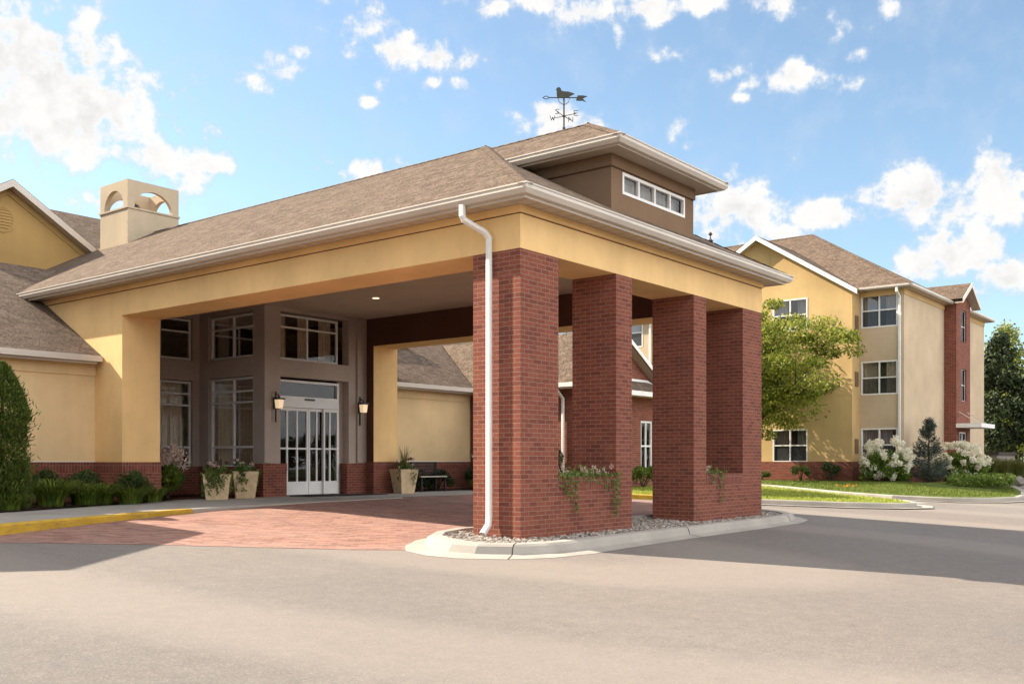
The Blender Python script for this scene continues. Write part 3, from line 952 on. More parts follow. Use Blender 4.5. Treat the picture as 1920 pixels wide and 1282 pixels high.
# stucco piers against the lobby
for (a, b) in ((0, .89), (7.28, X1)):
    mb = MB(); f = Face('-Y', 10.73)
    f.wall(mb, a, b, 1.12, ZB, 'yellow')
    for xx in (a, b):
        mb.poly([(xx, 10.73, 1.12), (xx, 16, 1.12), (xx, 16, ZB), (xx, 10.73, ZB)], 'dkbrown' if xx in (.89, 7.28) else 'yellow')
    sp = mb.build('stucco_pier', P_)
    mb = MB(); mb.box(a - .02, b + .02, 10.71, 16, .2, .92, 'brick'); mb.box(a - .022, b + .022, 10.708, 16, .92, 1.12, 'soldier')
    mb.build('brick_plinth', sp)
# beams: yellow outside and below, dark brown inside
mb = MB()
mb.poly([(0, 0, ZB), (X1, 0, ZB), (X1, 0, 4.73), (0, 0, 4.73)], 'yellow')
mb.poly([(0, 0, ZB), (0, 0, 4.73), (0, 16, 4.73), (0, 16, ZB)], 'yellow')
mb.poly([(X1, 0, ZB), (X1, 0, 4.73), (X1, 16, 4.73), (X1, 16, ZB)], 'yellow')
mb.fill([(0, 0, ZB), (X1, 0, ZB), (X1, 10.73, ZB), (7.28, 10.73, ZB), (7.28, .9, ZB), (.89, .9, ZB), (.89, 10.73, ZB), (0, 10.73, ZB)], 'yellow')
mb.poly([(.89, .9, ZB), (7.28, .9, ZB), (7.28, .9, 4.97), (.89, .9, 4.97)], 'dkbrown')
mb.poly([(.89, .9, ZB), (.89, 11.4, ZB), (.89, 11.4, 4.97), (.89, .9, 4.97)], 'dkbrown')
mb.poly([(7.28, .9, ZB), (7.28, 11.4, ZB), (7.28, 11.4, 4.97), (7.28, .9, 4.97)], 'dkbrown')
bm_ = mb.build('beam', P_)
path = [(0, 14.6), (0, 0), (X1, 0), (X1, 14.6)]
MB().sweep(path, [(.0, 4.745), (.032, 4.75), (.032, ZS), (.0, ZS)], 'yellow').build('frieze', bm_)
MB().sweep(path, [(-.02, 4.73), (.004, 4.73), (.004, 4.745), (-.02, 4.745)], 'dkbrown').build('groove', bm_)
mb = MB(); mb.poly([(.8, .8, 4.97), (7.4, .8, 4.97), (7.4, 14, 4.97), (.8, 14, 4.97)], 'taupe'); mb.build('ceiling', P_)
mb = MB(); mb.sweep(path, [(.02, ZS + .004), (.36, ZS + .004)], 'soffit', closeprof=False)
# soffit panel seams
for i in range(48):
    y = -.3 + i * .3
    for sx_ in (-1, 1):
        xa, xb = (0 - .04, 0 - .35) if sx_ < 0 else (X1 + .04, X1 + .35)
        mb.box(min(xa, xb), max(xa, xb), y, y + .012, ZS - .003, ZS + .002, 'soffit')
for i in range(29):
    x = -.2 + i * .3
    mb.box(x, x + .012, -.35, -.04, ZS - .003, ZS + .002, 'soffit')
mb.build('soffit', P_)
rf = MB()
e = OV - .03
zg = ZG + .0
LV = (1.42, 16.35, ZG + PITCH * (1.42 + OV))
rf.fill([(-e, -e, zg), (-e, 14.46, zg), LV, (1.42, 18.2, LV[2]), (XC, 18.2, ZR), (XC, YH, ZR)], 'shingle')
rf.fill([(X1 + e, -e, zg), (X1 + e, 14.46, zg), (X1 - 1.42, 16.35, LV[2]), (X1 - 1.42, 18.2, LV[2]), (XC, 18.2, ZR), (XC, YH, ZR)], 'shingle')
rf.fill([(-e, -e, zg), (X1 + e, -e, zg), (XC, YH, ZR)], 'shingle')
roof = rf.build('roof', P_)
# hip and ridge caps
mb = MB()


def cap_line(mb, a, b, w=.11, lift=.014, n=None, m='shingle'):
    lift = .006
    a = Vector(a); b = Vector(b); d = (b - a); k = max(1, int(d.length / .22)); d.normalize()
    s = Vector((-d.y, d.x, 0)).normalized()
    for i in range(k):
        p = a + (b - a) * (i / k); q = a + (b - a) * ((i + 1.12) / k)
        for sg in (-1, 1):
            o = s * w * sg; dz = Vector((0, 0, -w * PITCH * (.98 if abs(d.z) < .1 else .62)))
            up = Vector((0, 0, lift)); up2 = Vector((0, 0, lift + .012))
            mb.poly([p + up, q + up2, q + o + dz + up2, p + o + dz + up], m)


cap_line(mb, (-e, -e, zg), (XC, YH, ZR)); cap_line(mb, (X1 + e, -e, zg), (XC, YH, ZR)); cap_line(mb, (XC, YH, ZR), (XC, 16, ZR))
mb.build('ridge_cap', roof)
GUT = [(.36, 4.87), (.44, 4.87), (.485, 4.93), (.485, 4.975), (.50, 4.985), (.50, ZG + .004), (.485, ZG + .004), (.36, 4.99)]
mb = MB(); mb.sweep(path, GUT, 'gutter')
for y in (2.9, 5.9, 9.0, 12.1):
    mb.box(-.487, -.40, y, y + .035, 4.931, 4.976, 'gutter')
for x in (2.2, 5.3):
    mb.box(x, x + .035, -.487, -.40, 4.931, 4.976, 'gutter')
mb.build('gutter', P_)
MB().sweep(path, [(.335, 4.83), (.362, 4.83), (.362, 4.872), (.385, 4.872), (.385, 4.99), (.335, 4.99)], 'gutter').build('fascia', P_)
# downspout on the near left pier
yw = .52
mb = MB()
mb.rtube([(-.43, .74, 4.88), (-.43, .74, 4.72), (-.40, .73, 4.66), (-.14, .55, 4.50), (-.085, yw, 4.42), (-.085, yw, .33), (-.10, yw, .20), (-.22, yw + .01, .075)], .088, .074, 'white')
mb.build('downspout', P_)
# downlight in the ceiling
for (x, y) in ((4.95, 8.2), (2.5, 8.2), (2.5, 4.2), (5.5, 4.2)):
    mb = MB(); n = 20
    mb.poly([(x + .085 * math.cos(6.283 * i / n), y + .085 * math.sin(6.283 * i / n), 4.962) for i in range(n)], 'led')
    for i in range(n):
        a0, a1 = 6.283 * i / n, 6.283 * (i + 1) / n
        mb.poly([(x + r * math.cos(t), y + r * math.sin(t), z) for r, t, z in ((.085, a0, 4.962), (.085, a1, 4.962), (.12, a1, 4.955), (.12, a0, 4.955))], 'white')
    mb.build('ceiling_light', P_)

# clerestory dormer on the hip
DX0, DX1, DY = 2.66, 5.50, .16
mb = MB()
f = Face('-Y', DY)
wz0, wz1 = 5.66, 6.03
WH = (3.0, 5.16, wz0, wz1)


def hipz(y):
    return ZG + PITCH * (y + OV)


f.wall(mb, DX0, DX1, hipz(DY) - .1, 6.14, 'dormer', [WH], .07)
for xx in (DX0, DX1):
    mb.poly([(xx, DY, hipz(DY) - .1), (xx, DY, 6.14), (xx, 4, 6.14), (xx, 4, 5.2)], 'dormer')
dp = [(DX0, 2.6), (DX0, DY), (DX1, DY), (DX1, 2.6)]
mb.sweep(dp, [(0, 6.0 + .06), (.03, 6.065), (.03, 6.26), (0, 6.26)], 'dormer')
mb.sweep(dp, [(-.02, 6.045), (.004, 6.045), (.004, 6.06), (-.02, 6.06)], 'dkbrown')
mb.build('dormer_wall', P_)
w = f.window(P_, *WH, mull=[3.0 + .54 * i for i in (1, 2, 3)], n=-.06, fw=.05, d=.07, mat='white', curtain='sheer', cd=.12, name='dormer_window')
mb = MB(); mb.box(3.0, 5.16, DY + .26, DY + .3, wz0, wz1, 'dark'); mb.build('dark_backing', w)
zd = 6.40
mb = MB(); mb.sweep(dp, [(.02, 6.265), (.36, 6.265)], 'soffit', closeprof=False); mb.build('dormer_soffit', P_)
ex0, ex1, ey = DX0 - .47, DX1 + .47, DY - .47
dr = MB(); yq = ey + (XC - ex0); zq = zd + PITCH * (XC - ex0)
dr.fill([(ex0, ey, zd), (ex0, 2.9, zd), (XC, 4.2, zq), (XC, yq, zq)], 'shingle'); dr.fill([(ex1, ey, zd), (ex1, 2.9, zd), (XC, 4.2, zq), (XC, yq, zq)], 'shingle'); dr.fill([(ex0, ey, zd), (ex1, ey, zd), (XC, yq, zq)], 'shingle')
dro = dr.build('dormer_roof', P_)
mb = MB(); cap_line(mb, (ex0, ey, zd), (XC, yq, zq)); cap_line(mb, (ex1, ey, zd), (XC, yq, zq)); cap_line(mb, (XC, yq, zq), (XC, 3.9, zq)); mb.build('ridge_cap', dro)
MB().sweep(dp, [(o_, z_ + (zd - ZG)) for o_, z_ in GUT], 'gutter').build('gutter', dro)
MB().sweep(dp, [(.335, 6.245), (.362, 6.245), (.362, 6.275), (.385, 6.275), (.385, 6.39), (.335, 6.39)], 'gutter').build('fascia', dro)

# chimney with arched crown astride the ridge
cx0, cx1, cy0, cy1 = 3.21, 4.77, 16.01, 17.42
mb = MB()
for fa, a0, a1 in ((Face('-Y', cy0), cx0, cx1), (Face('+Y', cy1), cx0, cx1), (Face('-X', cx0), cy0, cy1), (Face('+X', cx1), cy0, cy1)):
    fa.wall(mb, a0, a1, 5.5, 7.985, 'chim')
mb.poly([(cx0, cy0, 7.985), (cx1, cy0, 7.985), (cx1, cy1, 7.985), (cx0, cy1, 7.985)], 'chim')
ch = mb.build('chimney', P_)
mb = MB(); mb.sweep([(cx0, cy0), (cx1, cy0), (cx1, cy1), (cx0, cy1)], [(0, 7.985), (.03, 7.985), (.03, 8.03), (0, 8.03)], 'chim', side=-1, closed=True); mb.build('ledge', ch)
mb = MB(); zc0, zc1 = 8.03, 8.77; th = .12
for fa, a0, a1 in ((Face('-Y', cy0), cx0, cx1), (Face('+Y', cy1), cx0, cx1), (Face('-X', cx0), cy0, cy1), (Face('+X', cx1), cy0, cy1)):
    fa.at += .0
    w_ = a1 - a0; mid = (a0 + a1) / 2; rx = w_ / 2 - .2; rz = .52; n = 18
    arc = [(mid - rx * math.cos(math.pi * i / n), zc0 + rz * math.sin(math.pi * i / n)) for i in range(n + 1)]
    for nn in (-.002, -th):
        for i in range(n):
            (u0, z0), (u1, z1) = arc[i], arc[i + 1]
            mb.poly([fa.p(u0, nn, z0), fa.p(u1, nn, z1), fa.p(u1, nn, zc1), fa.p(u0, nn, zc1)], 'chim')
        mb.poly([fa.p(a0 + .002, nn, zc0), fa.p(arc[0][0], nn, zc0), fa.p(arc[0][0], nn, zc1), fa.p(a0 + .002, nn, zc1)], 'chim')
        mb.poly([fa.p(a1 - .002, nn, zc0), fa.p(arc[-1][0], nn, zc0), fa.p(arc[-1][0], nn, zc1), fa.p(a1 - .002, nn, zc1)], 'chim')
    for i in range(n):
        (u0, z0), (u1, z1) = arc[i], arc[i + 1]
        mb.poly([fa.p(u0, -.002, z0), fa.p(u1, -.002, z1), fa.p(u1, -th, z1), fa.p(u0, -th, z0)], 'chim')
    mb.poly([fa.p(a0 + .002, -.002, zc1), fa.p(a1 - .002, -.002, zc1), fa.p(a1 - th, -th, zc1), fa.p(a0 + th, -th, zc1)], 'chim')
mb.build('arched_crown', ch)
mb = MB(); mb.tube([(3.75, 16.75, 7.9), (3.75, 16.75, 8.22)], .12, 'black', 14); mb.tube([(3.75, 16.75, 8.22), (3.75, 16.75, 8.27), (3.75, 16.75, 8.33)], [.2, .2, .05], 'black', 14); mb.build('flue', ch)

# weathervane
wv = thing('weathervane', 'dark bronze weathervane with a bird over an arrow and compass letters on the roof ridge', 'weathervane', (XC, 2.15, zq))
vx, vy, vz = XC, 2.15, zq
mb = MB(); mb.tube([(vx, vy, vz - .05), (vx, vy, 8.05)], .016, 'bronze', 8); mb.tube([(vx, vy, vz - .02), (vx, vy, vz + .05)], .03, 'bronze', 8)
mb.build('pole', wv)
DR = Vector((.624, -.781, 0)); DF = Vector((.781, .624, 0))


def vp(a, z, b=0):
    return tuple(Vector((vx, vy, z)) + DR * a + DF * b)


mb = MB()
mb.tube([vp(-.30, 8.05), vp(.38, 8.05)], .010, 'bronze', 6)
for i in range(14):
    a0, a1 = 6.283 * i / 14, 6.283 * (i + 1) / 14
    mb.tube([vp(-.34 + .05 * math.cos(a0), 8.05 + .028 * math.sin(a0)), vp(-.34 + .05 * math.cos(a1), 8.05 + .028 * math.sin(a1))], .008, 'bronze', 5)
mb.tube([vp(-.39, 8.05), vp(-.41, 8.05)], .008, 'bronze', 5)
fe = [(.23, 8.0), (.26, 8.09), (.36, 8.09), (.45, 8.075), (.38, 8.045), (.36, 8.03), (.42, 7.965), (.36, 7.99), (.26, 7.99)]
mb.prism([vp(a, z, -.008) for a, z in fe], tuple(DF * .016), 'bronze')
for sg in (-1, 1):
    mb.tube([vp(sg * .11, 8.04), vp(sg * .09, 7.97), vp(sg * .04, 7.93), vp(0, 7.92)], .006, 'bronze', 5)
mb.build('arrow', wv)
bd = [(-.13, 8.045), (-.14, 8.12), (-.135, 8.18), (-.15, 8.2), (-.13, 8.235), (-.09, 8.245), (-.06, 8.22), (-.05, 8.18), (.0, 8.165), (.08, 8.16), (.15, 8.14), (.20, 8.12), (.15, 8.1), (.10, 8.07), (.06, 8.045)]
mb = MB()
mb.prism([vp(a, z, -.018) for a, z in bd], tuple(DF * .036), 'bronze')
mb.build('bird', wv)
mb = MB(); zl = 7.70
DE = (.93, .37); DN = (-.42, .91)


def arm(dx, dy, L):
    mb.tube([(vx, vy, zl), (vx + dx * L, vy + dy * L, zl)], .007, 'bronze', 5)


E_ = DR * .85 - DF * .53; N_ = DR * .53 + DF * .85
for d in (E_, -E_, N_, -N_):
    mb.tube([Vector((vx, vy, zl)), Vector((vx, vy, zl)) + d * .26], .007, 'bronze', 5)
mb.tube([(vx, vy, zl - .035), (vx, vy, zl), (vx, vy, zl + .035)], [.012, .035, .012], 'bronze', 8)
mb.build('compass_arms', wv)
LET = {'W': [((0, 1), (.25, 0)), ((.25, 0), (.5, .7)), ((.5, .7), (.75, 0)), ((.75, 0), (1, 1))], 'E': [((0, 0), (0, 1)), ((0, 1), (.8, 1)), ((0, .5), (.65, .5)), ((0, 0), (.8, 0))],
       'N': [((0, 0), (0, 1)), ((0, 1), (.9, 0)), ((.9, 0), (.9, 1))], 'S': [((.8, .9), (.4, 1)), ((.4, 1), (0, .8)), ((0, .8), (.8, .25)), ((.8, .25), (.4, 0)), ((.4, 0), (0, .12))]}
for d, l_ in ((E_, 'E'), (-E_, 'W'), (N_, 'N'), (-N_, 'S')):
    mb = MB(); c = Vector((vx, vy, zl)) + d * .26; s_ = .09
    for (p, q) in LET[l_]:
        mb.tube([c + DR * ((p[0] - .4) * s_) + Vector((0, 0, (p[1] - .4) * s_)), c + DR * ((q[0] - .4) * s_) + Vector((0, 0, (q[1] - .4) * s_))], .0065, 'bronze', 5)
    mb.build('letter', wv)

# ------------------------------------------------------------------ ENTRANCE LOBBY
lob = thing('entrance_lobby', 'brown stucco lobby front with tall paned windows and white sliding doors under the portico', 'building', (4, 12, .26))
FD = Face('-Y', 11.05); FS = Face('-X', 3.92); FB = Face('-Y', 13.75)
hD = (4.42, 6.68, .26, 3.25); hDW = (4.42, 6.68, 3.68, 4.88)
mb = MB(); FD.wall(mb, 3.92, 7.28, .2, 4.97, 'brown', [hD, hDW], .26)
hS = [(11.48, 13.36, 1.0, 3.26), (11.48, 13.36, 3.72, 4.86)]
FS.wall(mb, 11.05, 13.75, .2, 4.97, 'brown', hS, .14)
hB = [(1.9, 3.72, 1.0, 3.22), (1.9, 3.72, 3.74, 4.83)]
FB.wall(mb, .89, 3.92, .2, 4.97, 'brown', hB, .14)
mb.build('wall', lob)
# slender pilaster either side of the door bay
mb = MB()
for (a, b) in ((3.9, 7.28),):
    pass
for a, b in ((6.95, 7.275), (3.90, 4.1)):
    MB().box(a, b, 11.0, 11.05, 1.1, 4.96, 'brown').build('pilaster', lob)
for (a, b) in ((3.84, 4.55), (6.55, 7.27)):
    MB().box(a, b, 10.97, 11.3, .2, .90, 'brick').box(a - .01, b + .005, 10.96, 11.3, .90, 1.08, 'brick').build('brick_plinth', lob)
MB().box(3.84, 3.92, 11.3, 13.66, .2, 1.0, 'brick').box(.9, 3.84, 13.66, 13.75, .2, 1.0, 'brick').build('brick_plinth', lob)
FD.window(lob, 4.42, 6.45, 3.70, 4.84, mull=[5.43], trans=[4.52], n=-.24, fw=.05, curtain='curtain', cd=.2, cu=[(4.42, 4.9), (5.3, 5.6), (6.0, 6.4)])
FS.window(lob, 11.52, 13.32, .98, 3.24, mull=[12.38], trans=[2.90, 2.62, 1.50], n=-.12, fw=.05, curtain='curtain', cd=.2, cu=[(12.75, 13.35)])
FS.window(lob, 11.52, 13.32, 3.74, 4.83, mull=[12.38], trans=[4.50], n=-.12, fw=.05, curtain='curtain', cd=.2, cu=[(12.9, 13.35)])
FB.window(lob, 1.94, 3.70, .98, 3.20, mull=[2.82], trans=[2.88, 2.58, 1.50], n=-.12, fw=.05, curtain='curtain', cd=.2, cu=[(2.0, 3.62)])
FB.window(lob, 1.94, 3.70, 3.76, 4.81, mull=[2.82], trans=[4.48], n=-.12, fw=.05)
# interior so that the glass looks into a room
mb = MB(); mb.poly([(.9, 17.6, .27), (12, 17.6, .27), (12, 17.6, 5), (.9, 17.6, 5)], 'curtain'); mb.poly([(.9, 11.2, .27), (12, 11.2, .27), (12, 17.6, .27), (.9, 17.6, .27)], 'dkbrown')
mb.poly([(.8, 13.9, 4.96), (12, 13.9, 4.96), (12, 17.6, 4.96), (.8, 17.6, 4.96)], 'taupe'); mb.poly([(8.1, 11.3, .27), (8.1, 17.6, .27), (8.1, 17.6, 5), (8.1, 11.3, 5)], 'curtain'); mb.poly([(.92, 13.9, .27), (.92, 17.6, .27), (.92, 17.6, 5), (.92, 13.9, 5)], 'dkbrown')
mb.box(4.6, 6.9, 15.6, 16.2, .27, 1.35, 'dkbrown'); mb.box(4.5, 7.0, 15.5, 16.3, 1.35, 1.4, 'taupe')
mb.build('interior', lob)
# sliding doors
zt = .275
mb = MB(); n0, n1 = -.24, -.14
FD.box(mb, 4.42, 4.48, n0, n1, zt, 3.19, 'frame'); FD.box(mb, 6.40, 6.46, n0, n1, zt, 3.19, 'frame')
FD.box(mb, 4.48, 6.40, n0, n1, 3.13, 3.19, 'frame'); FD.box(mb, 4.48, 6.40, n0, n1 + .03, 2.50, 2.78, 'frame')
FD.box(mb, 6.46, 6.68, n0, n0 + .05, zt, 3.25, 'brown')
df = mb.build('door_frame', lob)
mb = MB(); mb.poly([FD.p(4.48, -.2, 2.78), FD.p(6.40, -.2, 2.78), FD.p(6.40, -.2, 3.13), FD.p(4.48, -.2, 3.13)], 'glass'); mb.build('transom_glass', df)
mb = MB(); FD.box(mb, 5.28, 5.60, n1 + .03, n1 + .055, 2.69, 2.735, 'black'); mb.build('door_sensor', df)


def leaf(u0, u1, mull, nn):
    mb = MB(); d = .045; s_ = .05
    FD.box(mb, u0, u0 + s_, nn, nn + d, zt + .01, 2.49, 'white'); FD.box(mb, u1 - s_, u1, nn, nn + d, zt + .01, 2.49, 'white')
    FD.box(mb, u0 + s_, u1 - s_, nn, nn + d, zt + .01, .62, 'white'); FD.box(mb, u0 + s_, u1 - s_, nn, nn + d, 2.42, 2.49, 'white')
    ed = [u0 + s_] + [q for x in mull for q in (x - .022, x + .022)] + [u1 - s_]
    for x in mull:
        FD.box(mb, x - .022, x + .022, nn, nn + d - .005, .62, 2.42, 'white')
    for i in range(0, len(ed), 2):
        FD.box(mb, ed[i], ed[i + 1], nn, nn + d - .005, 1.44, 1.48, 'white')
    o = mb.build('sliding_door', lob)
    gm = MB(); gm.poly([FD.p(u0 + .02, nn + .02, .6), FD.p(u1 - .02, nn + .02, .6), FD.p(u1 - .02, nn + .02, 2.44), FD.p(u0 + .02, nn + .02, 2.44)], 'glass'); gm.build('glass', o)


leaf(4.48, 5.43, [4.76, 5.08], -.20); leaf(5.445, 5.96, [5.72], -.20); leaf(5.90, 6.40, [6.12], -.145)
mt = MB().box(4.6, 7.2, 10.1, 10.92, ZW - .01, ZW + .014, 'rubber').build('door_mat')
tag(mt, 'black rubber door mat in front of the white sliding doors', 'door mat')
# wall lanterns
def lantern(x, label):
    t = thing('wall_lantern', label, 'lantern', (x, 10.97, 2.3), 'wall lanterns beside the entrance doors')
    y = 11.0; mb = MB()
    mb.box(x - .06, x + .06, y - .035, y, 2.42, 2.72, 'black'); mb.tube([(x, y - .03, 2.78), (x, y - .11, 2.78), (x, y - .16, 2.70)], .014, 'black', 6); mb.tube([(x, y - .02, 2.86), (x, y - .02, 2.1)], .02, 'black', 6)
    mb.box(x - .105, x + .105, y - .26, y - .05, 2.65, 2.69, 'black'); mb.tube([(x, y - .155, 2.685), (x, y - .155, 2.74)], .02, 'black', 6)
    mb.build('bracket', t)
    s0, s1 = .062, .08; yc = y - .155; mb = MB()
    a = [(x + i * s0, yc + j * s0, 2.44) for i, j in ((-1, -1), (1, -1), (1, 1), (-1, 1))]; b = [(x + i * s1, yc + j * s1, 2.655) for i, j in ((-1, -1), (1, -1), (1, 1), (-1, 1))]
    for i in range(4):
        mb.poly([a[i], a[(i + 1) % 4], b[(i + 1) % 4], b[i]], 'lamp')
    mb.poly(a, 'lamp'); mb.build('lamp_shade', t)
    return t


lantern(4.22, 'black wall lantern with lit white shade, between the tall windows and the sliding doors')
lantern(7.02, 'black wall lantern with lit white shade, between the sliding doors and the far yellow pier')


# ------------------------------------------------------------------ LOW WINGS
def low_wing(root, fa, u0, u1, z0=.2, mat='wing', soldier=True, holes=()):
    mb = MB(); fa.wall(mb, u0, u1, 1.12, 3.30, mat, holes); mb.build('wall', root)
    mb = MB(); fa.box(mb, u0, u1, -.1, .02, z0, .92, 'brick'); fa.box(mb, u0, u1, -.1, .022, .92, 1.12, 'soldier'); mb.build('brick_plinth', root)
    mb = MB(); fa.box(mb, u0, u1, -.05, .03, 3.0, 3.25, mat); fa.box(mb, u0, u1, -.05, .012, 1.122, 1.14, 'white'); mb.build('frieze', root)


lw = thing('side_wing', 'low yellow left wing with brown shingled roof meeting the portico wall', 'building', (-5, 14, .26))
FW = Face('-Y', 11.84)
low_wing(lw, FW, -16, 0)
ZE, YE, YR = 3.40, 11.5, 16.35
ZRW = ZE + PITCH * (YR - YE)
mb = MB(); mb.fill([(-16, YE, ZE), (-.01, YE, ZE), (-.01, 14.43, ZE + PITCH * (14.43 - YE)), (1.42, YR, ZRW), (-16, YR, ZRW)], 'shingle')
mb.fill([(-16, YR, ZRW), (1.42, YR, ZRW), (1.42, 18.2, ZRW - .9), (-16, 18.2, ZRW - .9)], 'shingle')
mb.build('roof', lw)
mb = MB(); mb.box(-16, -.06, YE - .09, YE + .03, ZE - .12, ZE + .004, 'gutter'); mb.build('gutter', lw)
mb = MB(); mb.box(-16, -.12, YE + .032, YE + .06, ZE - .17, ZE - .01, 'gutter'); mb.box(-16, -.05, YE + .06, 11.81, ZE - .155, ZE - .14, 'soffit'); mb.build('fascia', lw)
mb = MB(); mb.rtube([(-2.45, YE - .03, ZE - .1), (-2.45, YE - .03, ZE - .25), (-2.45, 11.76, ZE - .42), (-2.45, 11.76, .35)], .09, .07, 'gutter'); mb.build('downspout', lw)
# projecting gabled bay of the left wing (mostly outside the picture)
XB, YBAY = -4.15, 8.3
low_bay = thing('gabled_bay', 'low yellow gabled bay at the left edge, behind the tall cedar', 'building', (-8, 10, .26))
mb = MB(); fb = Face('-Y', YBAY); fb.wall(mb, -12, XB, .2, 3.1, 'wing'); mb.poly([(XB, YBAY, .2), (XB, 11.84, .2), (XB, 11.84, 3.1), (XB, YBAY, 3.1)], 'wing')
mb.poly([(-12, YBAY, 3.1), (XB, YBAY, 3.1), (-8.1, YBAY, 4.85)], 'wing'); mb.build('wall', low_bay)
mb = MB(); mb.fill([(XB + .3, YBAY - .35, 3.12), (XB + .3, 12.6, 3.12), (-8.1, 14.5, 4.95), (-8.1, YBAY - .35, 4.95)], 'shingle'); mb.fill([(-12.4, YBAY - .35, 3.12), (-12.4, 12.6, 3.12), (-8.1, 14.5, 4.95), (-8.1, YBAY - .35, 4.95)], 'shingle')
mb.build('roof', low_bay)
mb = MB(); mb.prism([(XB + .3, YBAY - .37, 3.115), (-8.1, YBAY - .37, 4.94), (-8.1, YBAY - .37, 4.80), (XB + .3, YBAY - .37, 2.97)], (0, .03, 0), 'gutter')
mb.box(-12, XB + .28, YBAY - .33, YBAY, 2.93, 2.965, 'gutter'); mb.box(-12, XB + .28, YBAY - .36, YBAY - .33, 2.93, 3.06, 'gutter'); mb.build('rake_board', low_bay)

rw = thing('side_wing', 'low yellow right wing seen through the portico, behind the bench', 'building', (10.5, 14, .26))
low_wing(rw, FW, 8.17, 12.6)
mb = MB(); mb.fill([(8.2, YE, ZE), (12.32, YE, ZE), (14.3, 14.69, 5.14), (16, 14.69, 5.14), (16, YR, ZRW), (8.2, YR, ZRW)], 'shingle'); mb.build('roof', rw)
mb = MB(); mb.box(8.2, 12.3, YE - .09, YE + .03, ZE - .12, ZE + .004, 'gutter'); mb.build('gutter', rw)
mb = MB(); mb.box(8.2, 12.35, YE + .032, YE + .06, ZE - .17, ZE - .01, 'gutter'); mb.box(8.2, 12.4, YE + .06, 11.81, ZE - .155, ZE - .14, 'soffit'); mb.build('fascia', rw)
mb = MB(); mb.rtube([(12.5, 11.74, 3.2), (12.5, 11.74, .35)], .09, .07, 'dkbrown'); mb.build('downspout', rw)

# brick wing beyond the portico
bw = thing('brick_wing', 'red brick gabled wing with white rake boards seen between the brick piers', 'building', (15.3, 10, .26))
BX0, BX1, BY, BXC = 12.62, 16.9, 7.6, 14.3
ze = 3.42; zr = 5.16
mb = MB(); fb = Face('-Y', BY)
hw = [(14.55, 15.25, .80, 2.42), (15.88, 16.58, .80, 2.42)]
fb.wall(mb, BX0, BX1, .1, ze, 'brick', hw, .1); mb.poly([(BX0, BY, ze), (BX1, BY, ze), (BX1, BY, ze + .1), (BXC, BY, zr - .02), (BX0, BY, ze + .1)], 'brick')
Face('-X', BX0).wall(mb, BY, 11.84, .1, ze + .1, 'brick'); mb.poly([(BX1, BY, .1), (BX1, 16, .1), (BX1, 16, ze), (BX1, BY, ze)], 'brick'); mb.build('wall', bw)
for h in hw:
    fb.window(bw, *h, mull=[(h[0] + h[1]) / 2], trans=[1.62], n=-.08, fw=.06, mat='white', curtain='curtain', cd=.3, cu=[(h[0], h[0] + .3)])
mb = MB(); mb.box(BX0 + .1, BX1 - .1, BY + .8, BY + .85, .1, 3.3, 'dark'); mb.build('interior', bw)  # one dark sheet in place of an unlit room
ey_ = BY - .3
mb = MB(); mb.fill([(BX0 - .32, ey_, ze), (BX0 - .32, YE, ze), (BXC, YE + (zr - ze) / PITCH, zr), (BXC, ey_, zr)], 'shingle')
mb.fill([(BX1 + .32, ey_, ze), (BX1 + .32, 16, ze), (BXC, 16, zr), (BXC, ey_, zr)], 'shingle'); mb.build('roof', bw)
mb = MB()
for sx_, xe in ((-1, BX0 - .32), (1, BX1 + .32)):
    mb.prism([(xe, ey_ - .03, ze + .02), (BXC, ey_ - .03, zr + .02), (BXC, ey_ - .03, zr - .12), (xe, ey_ - .03, ze - .12)], (0, .028, 0), 'white')
    mb.poly([(xe, ey_, ze - .16), (BXC, ey_, zr - .16), (BXC, BY, zr - .16), (xe, BY, ze - .16)], 'soffit')
    mb.build('rake_board', bw); mb = MB()
mb = MB(); mb.box(BX0 - .44, BX0 - .32, ey_, YE - .09, ze - .12, ze + .004, 'white'); mb.box(BX0 - .31, BX0 - .29, ey_, YE, ze - .17, ze - .01, 'white'); mb.build('gutter', bw)
mb = MB(); mb.rtube([(BX0 - .38, 8.25, ze - .1), (BX0 - .38, 8.25, ze - .2), (BX0 - .07, 8.25, ze - .45), (BX0 - .07, 8.25, .3)], .09, .07, 'white'); mb.build('downspout', bw)
mb = MB(); pz = 3.28
mb.fill([(13.7, BY - .55, pz), (16.95, BY - .55, pz), (16.6, BY, pz + .38), (14.05, BY, pz + .38)], 'shingle'); mb.fill([(16.95, BY - .55, pz), (16.95, BY, pz), (16.6, BY, pz + .38)], 'shingle')
pr = mb.build('pent_roof', bw)
mb = MB(); mb.box(13.68, 16.97, BY - .57, BY - .55, pz - .14, pz + .005, 'white'); mb.box(13.68, 16.97, BY - .548, BY, pz - .12, pz - .1, 'white'); mb.box(14.05, 16.25, BY - .03, BY - .002, pz + .33, pz + .43, 'white')
mb.prism([(16.25, BY - .03, pz + .43), (16.25, BY - .03, pz + .33), (16.75, BY - .2, pz + .1), (16.75, BY - .2, pz + .17)], (0, .028, 0), 'white'); mb.build('fascia', pr)

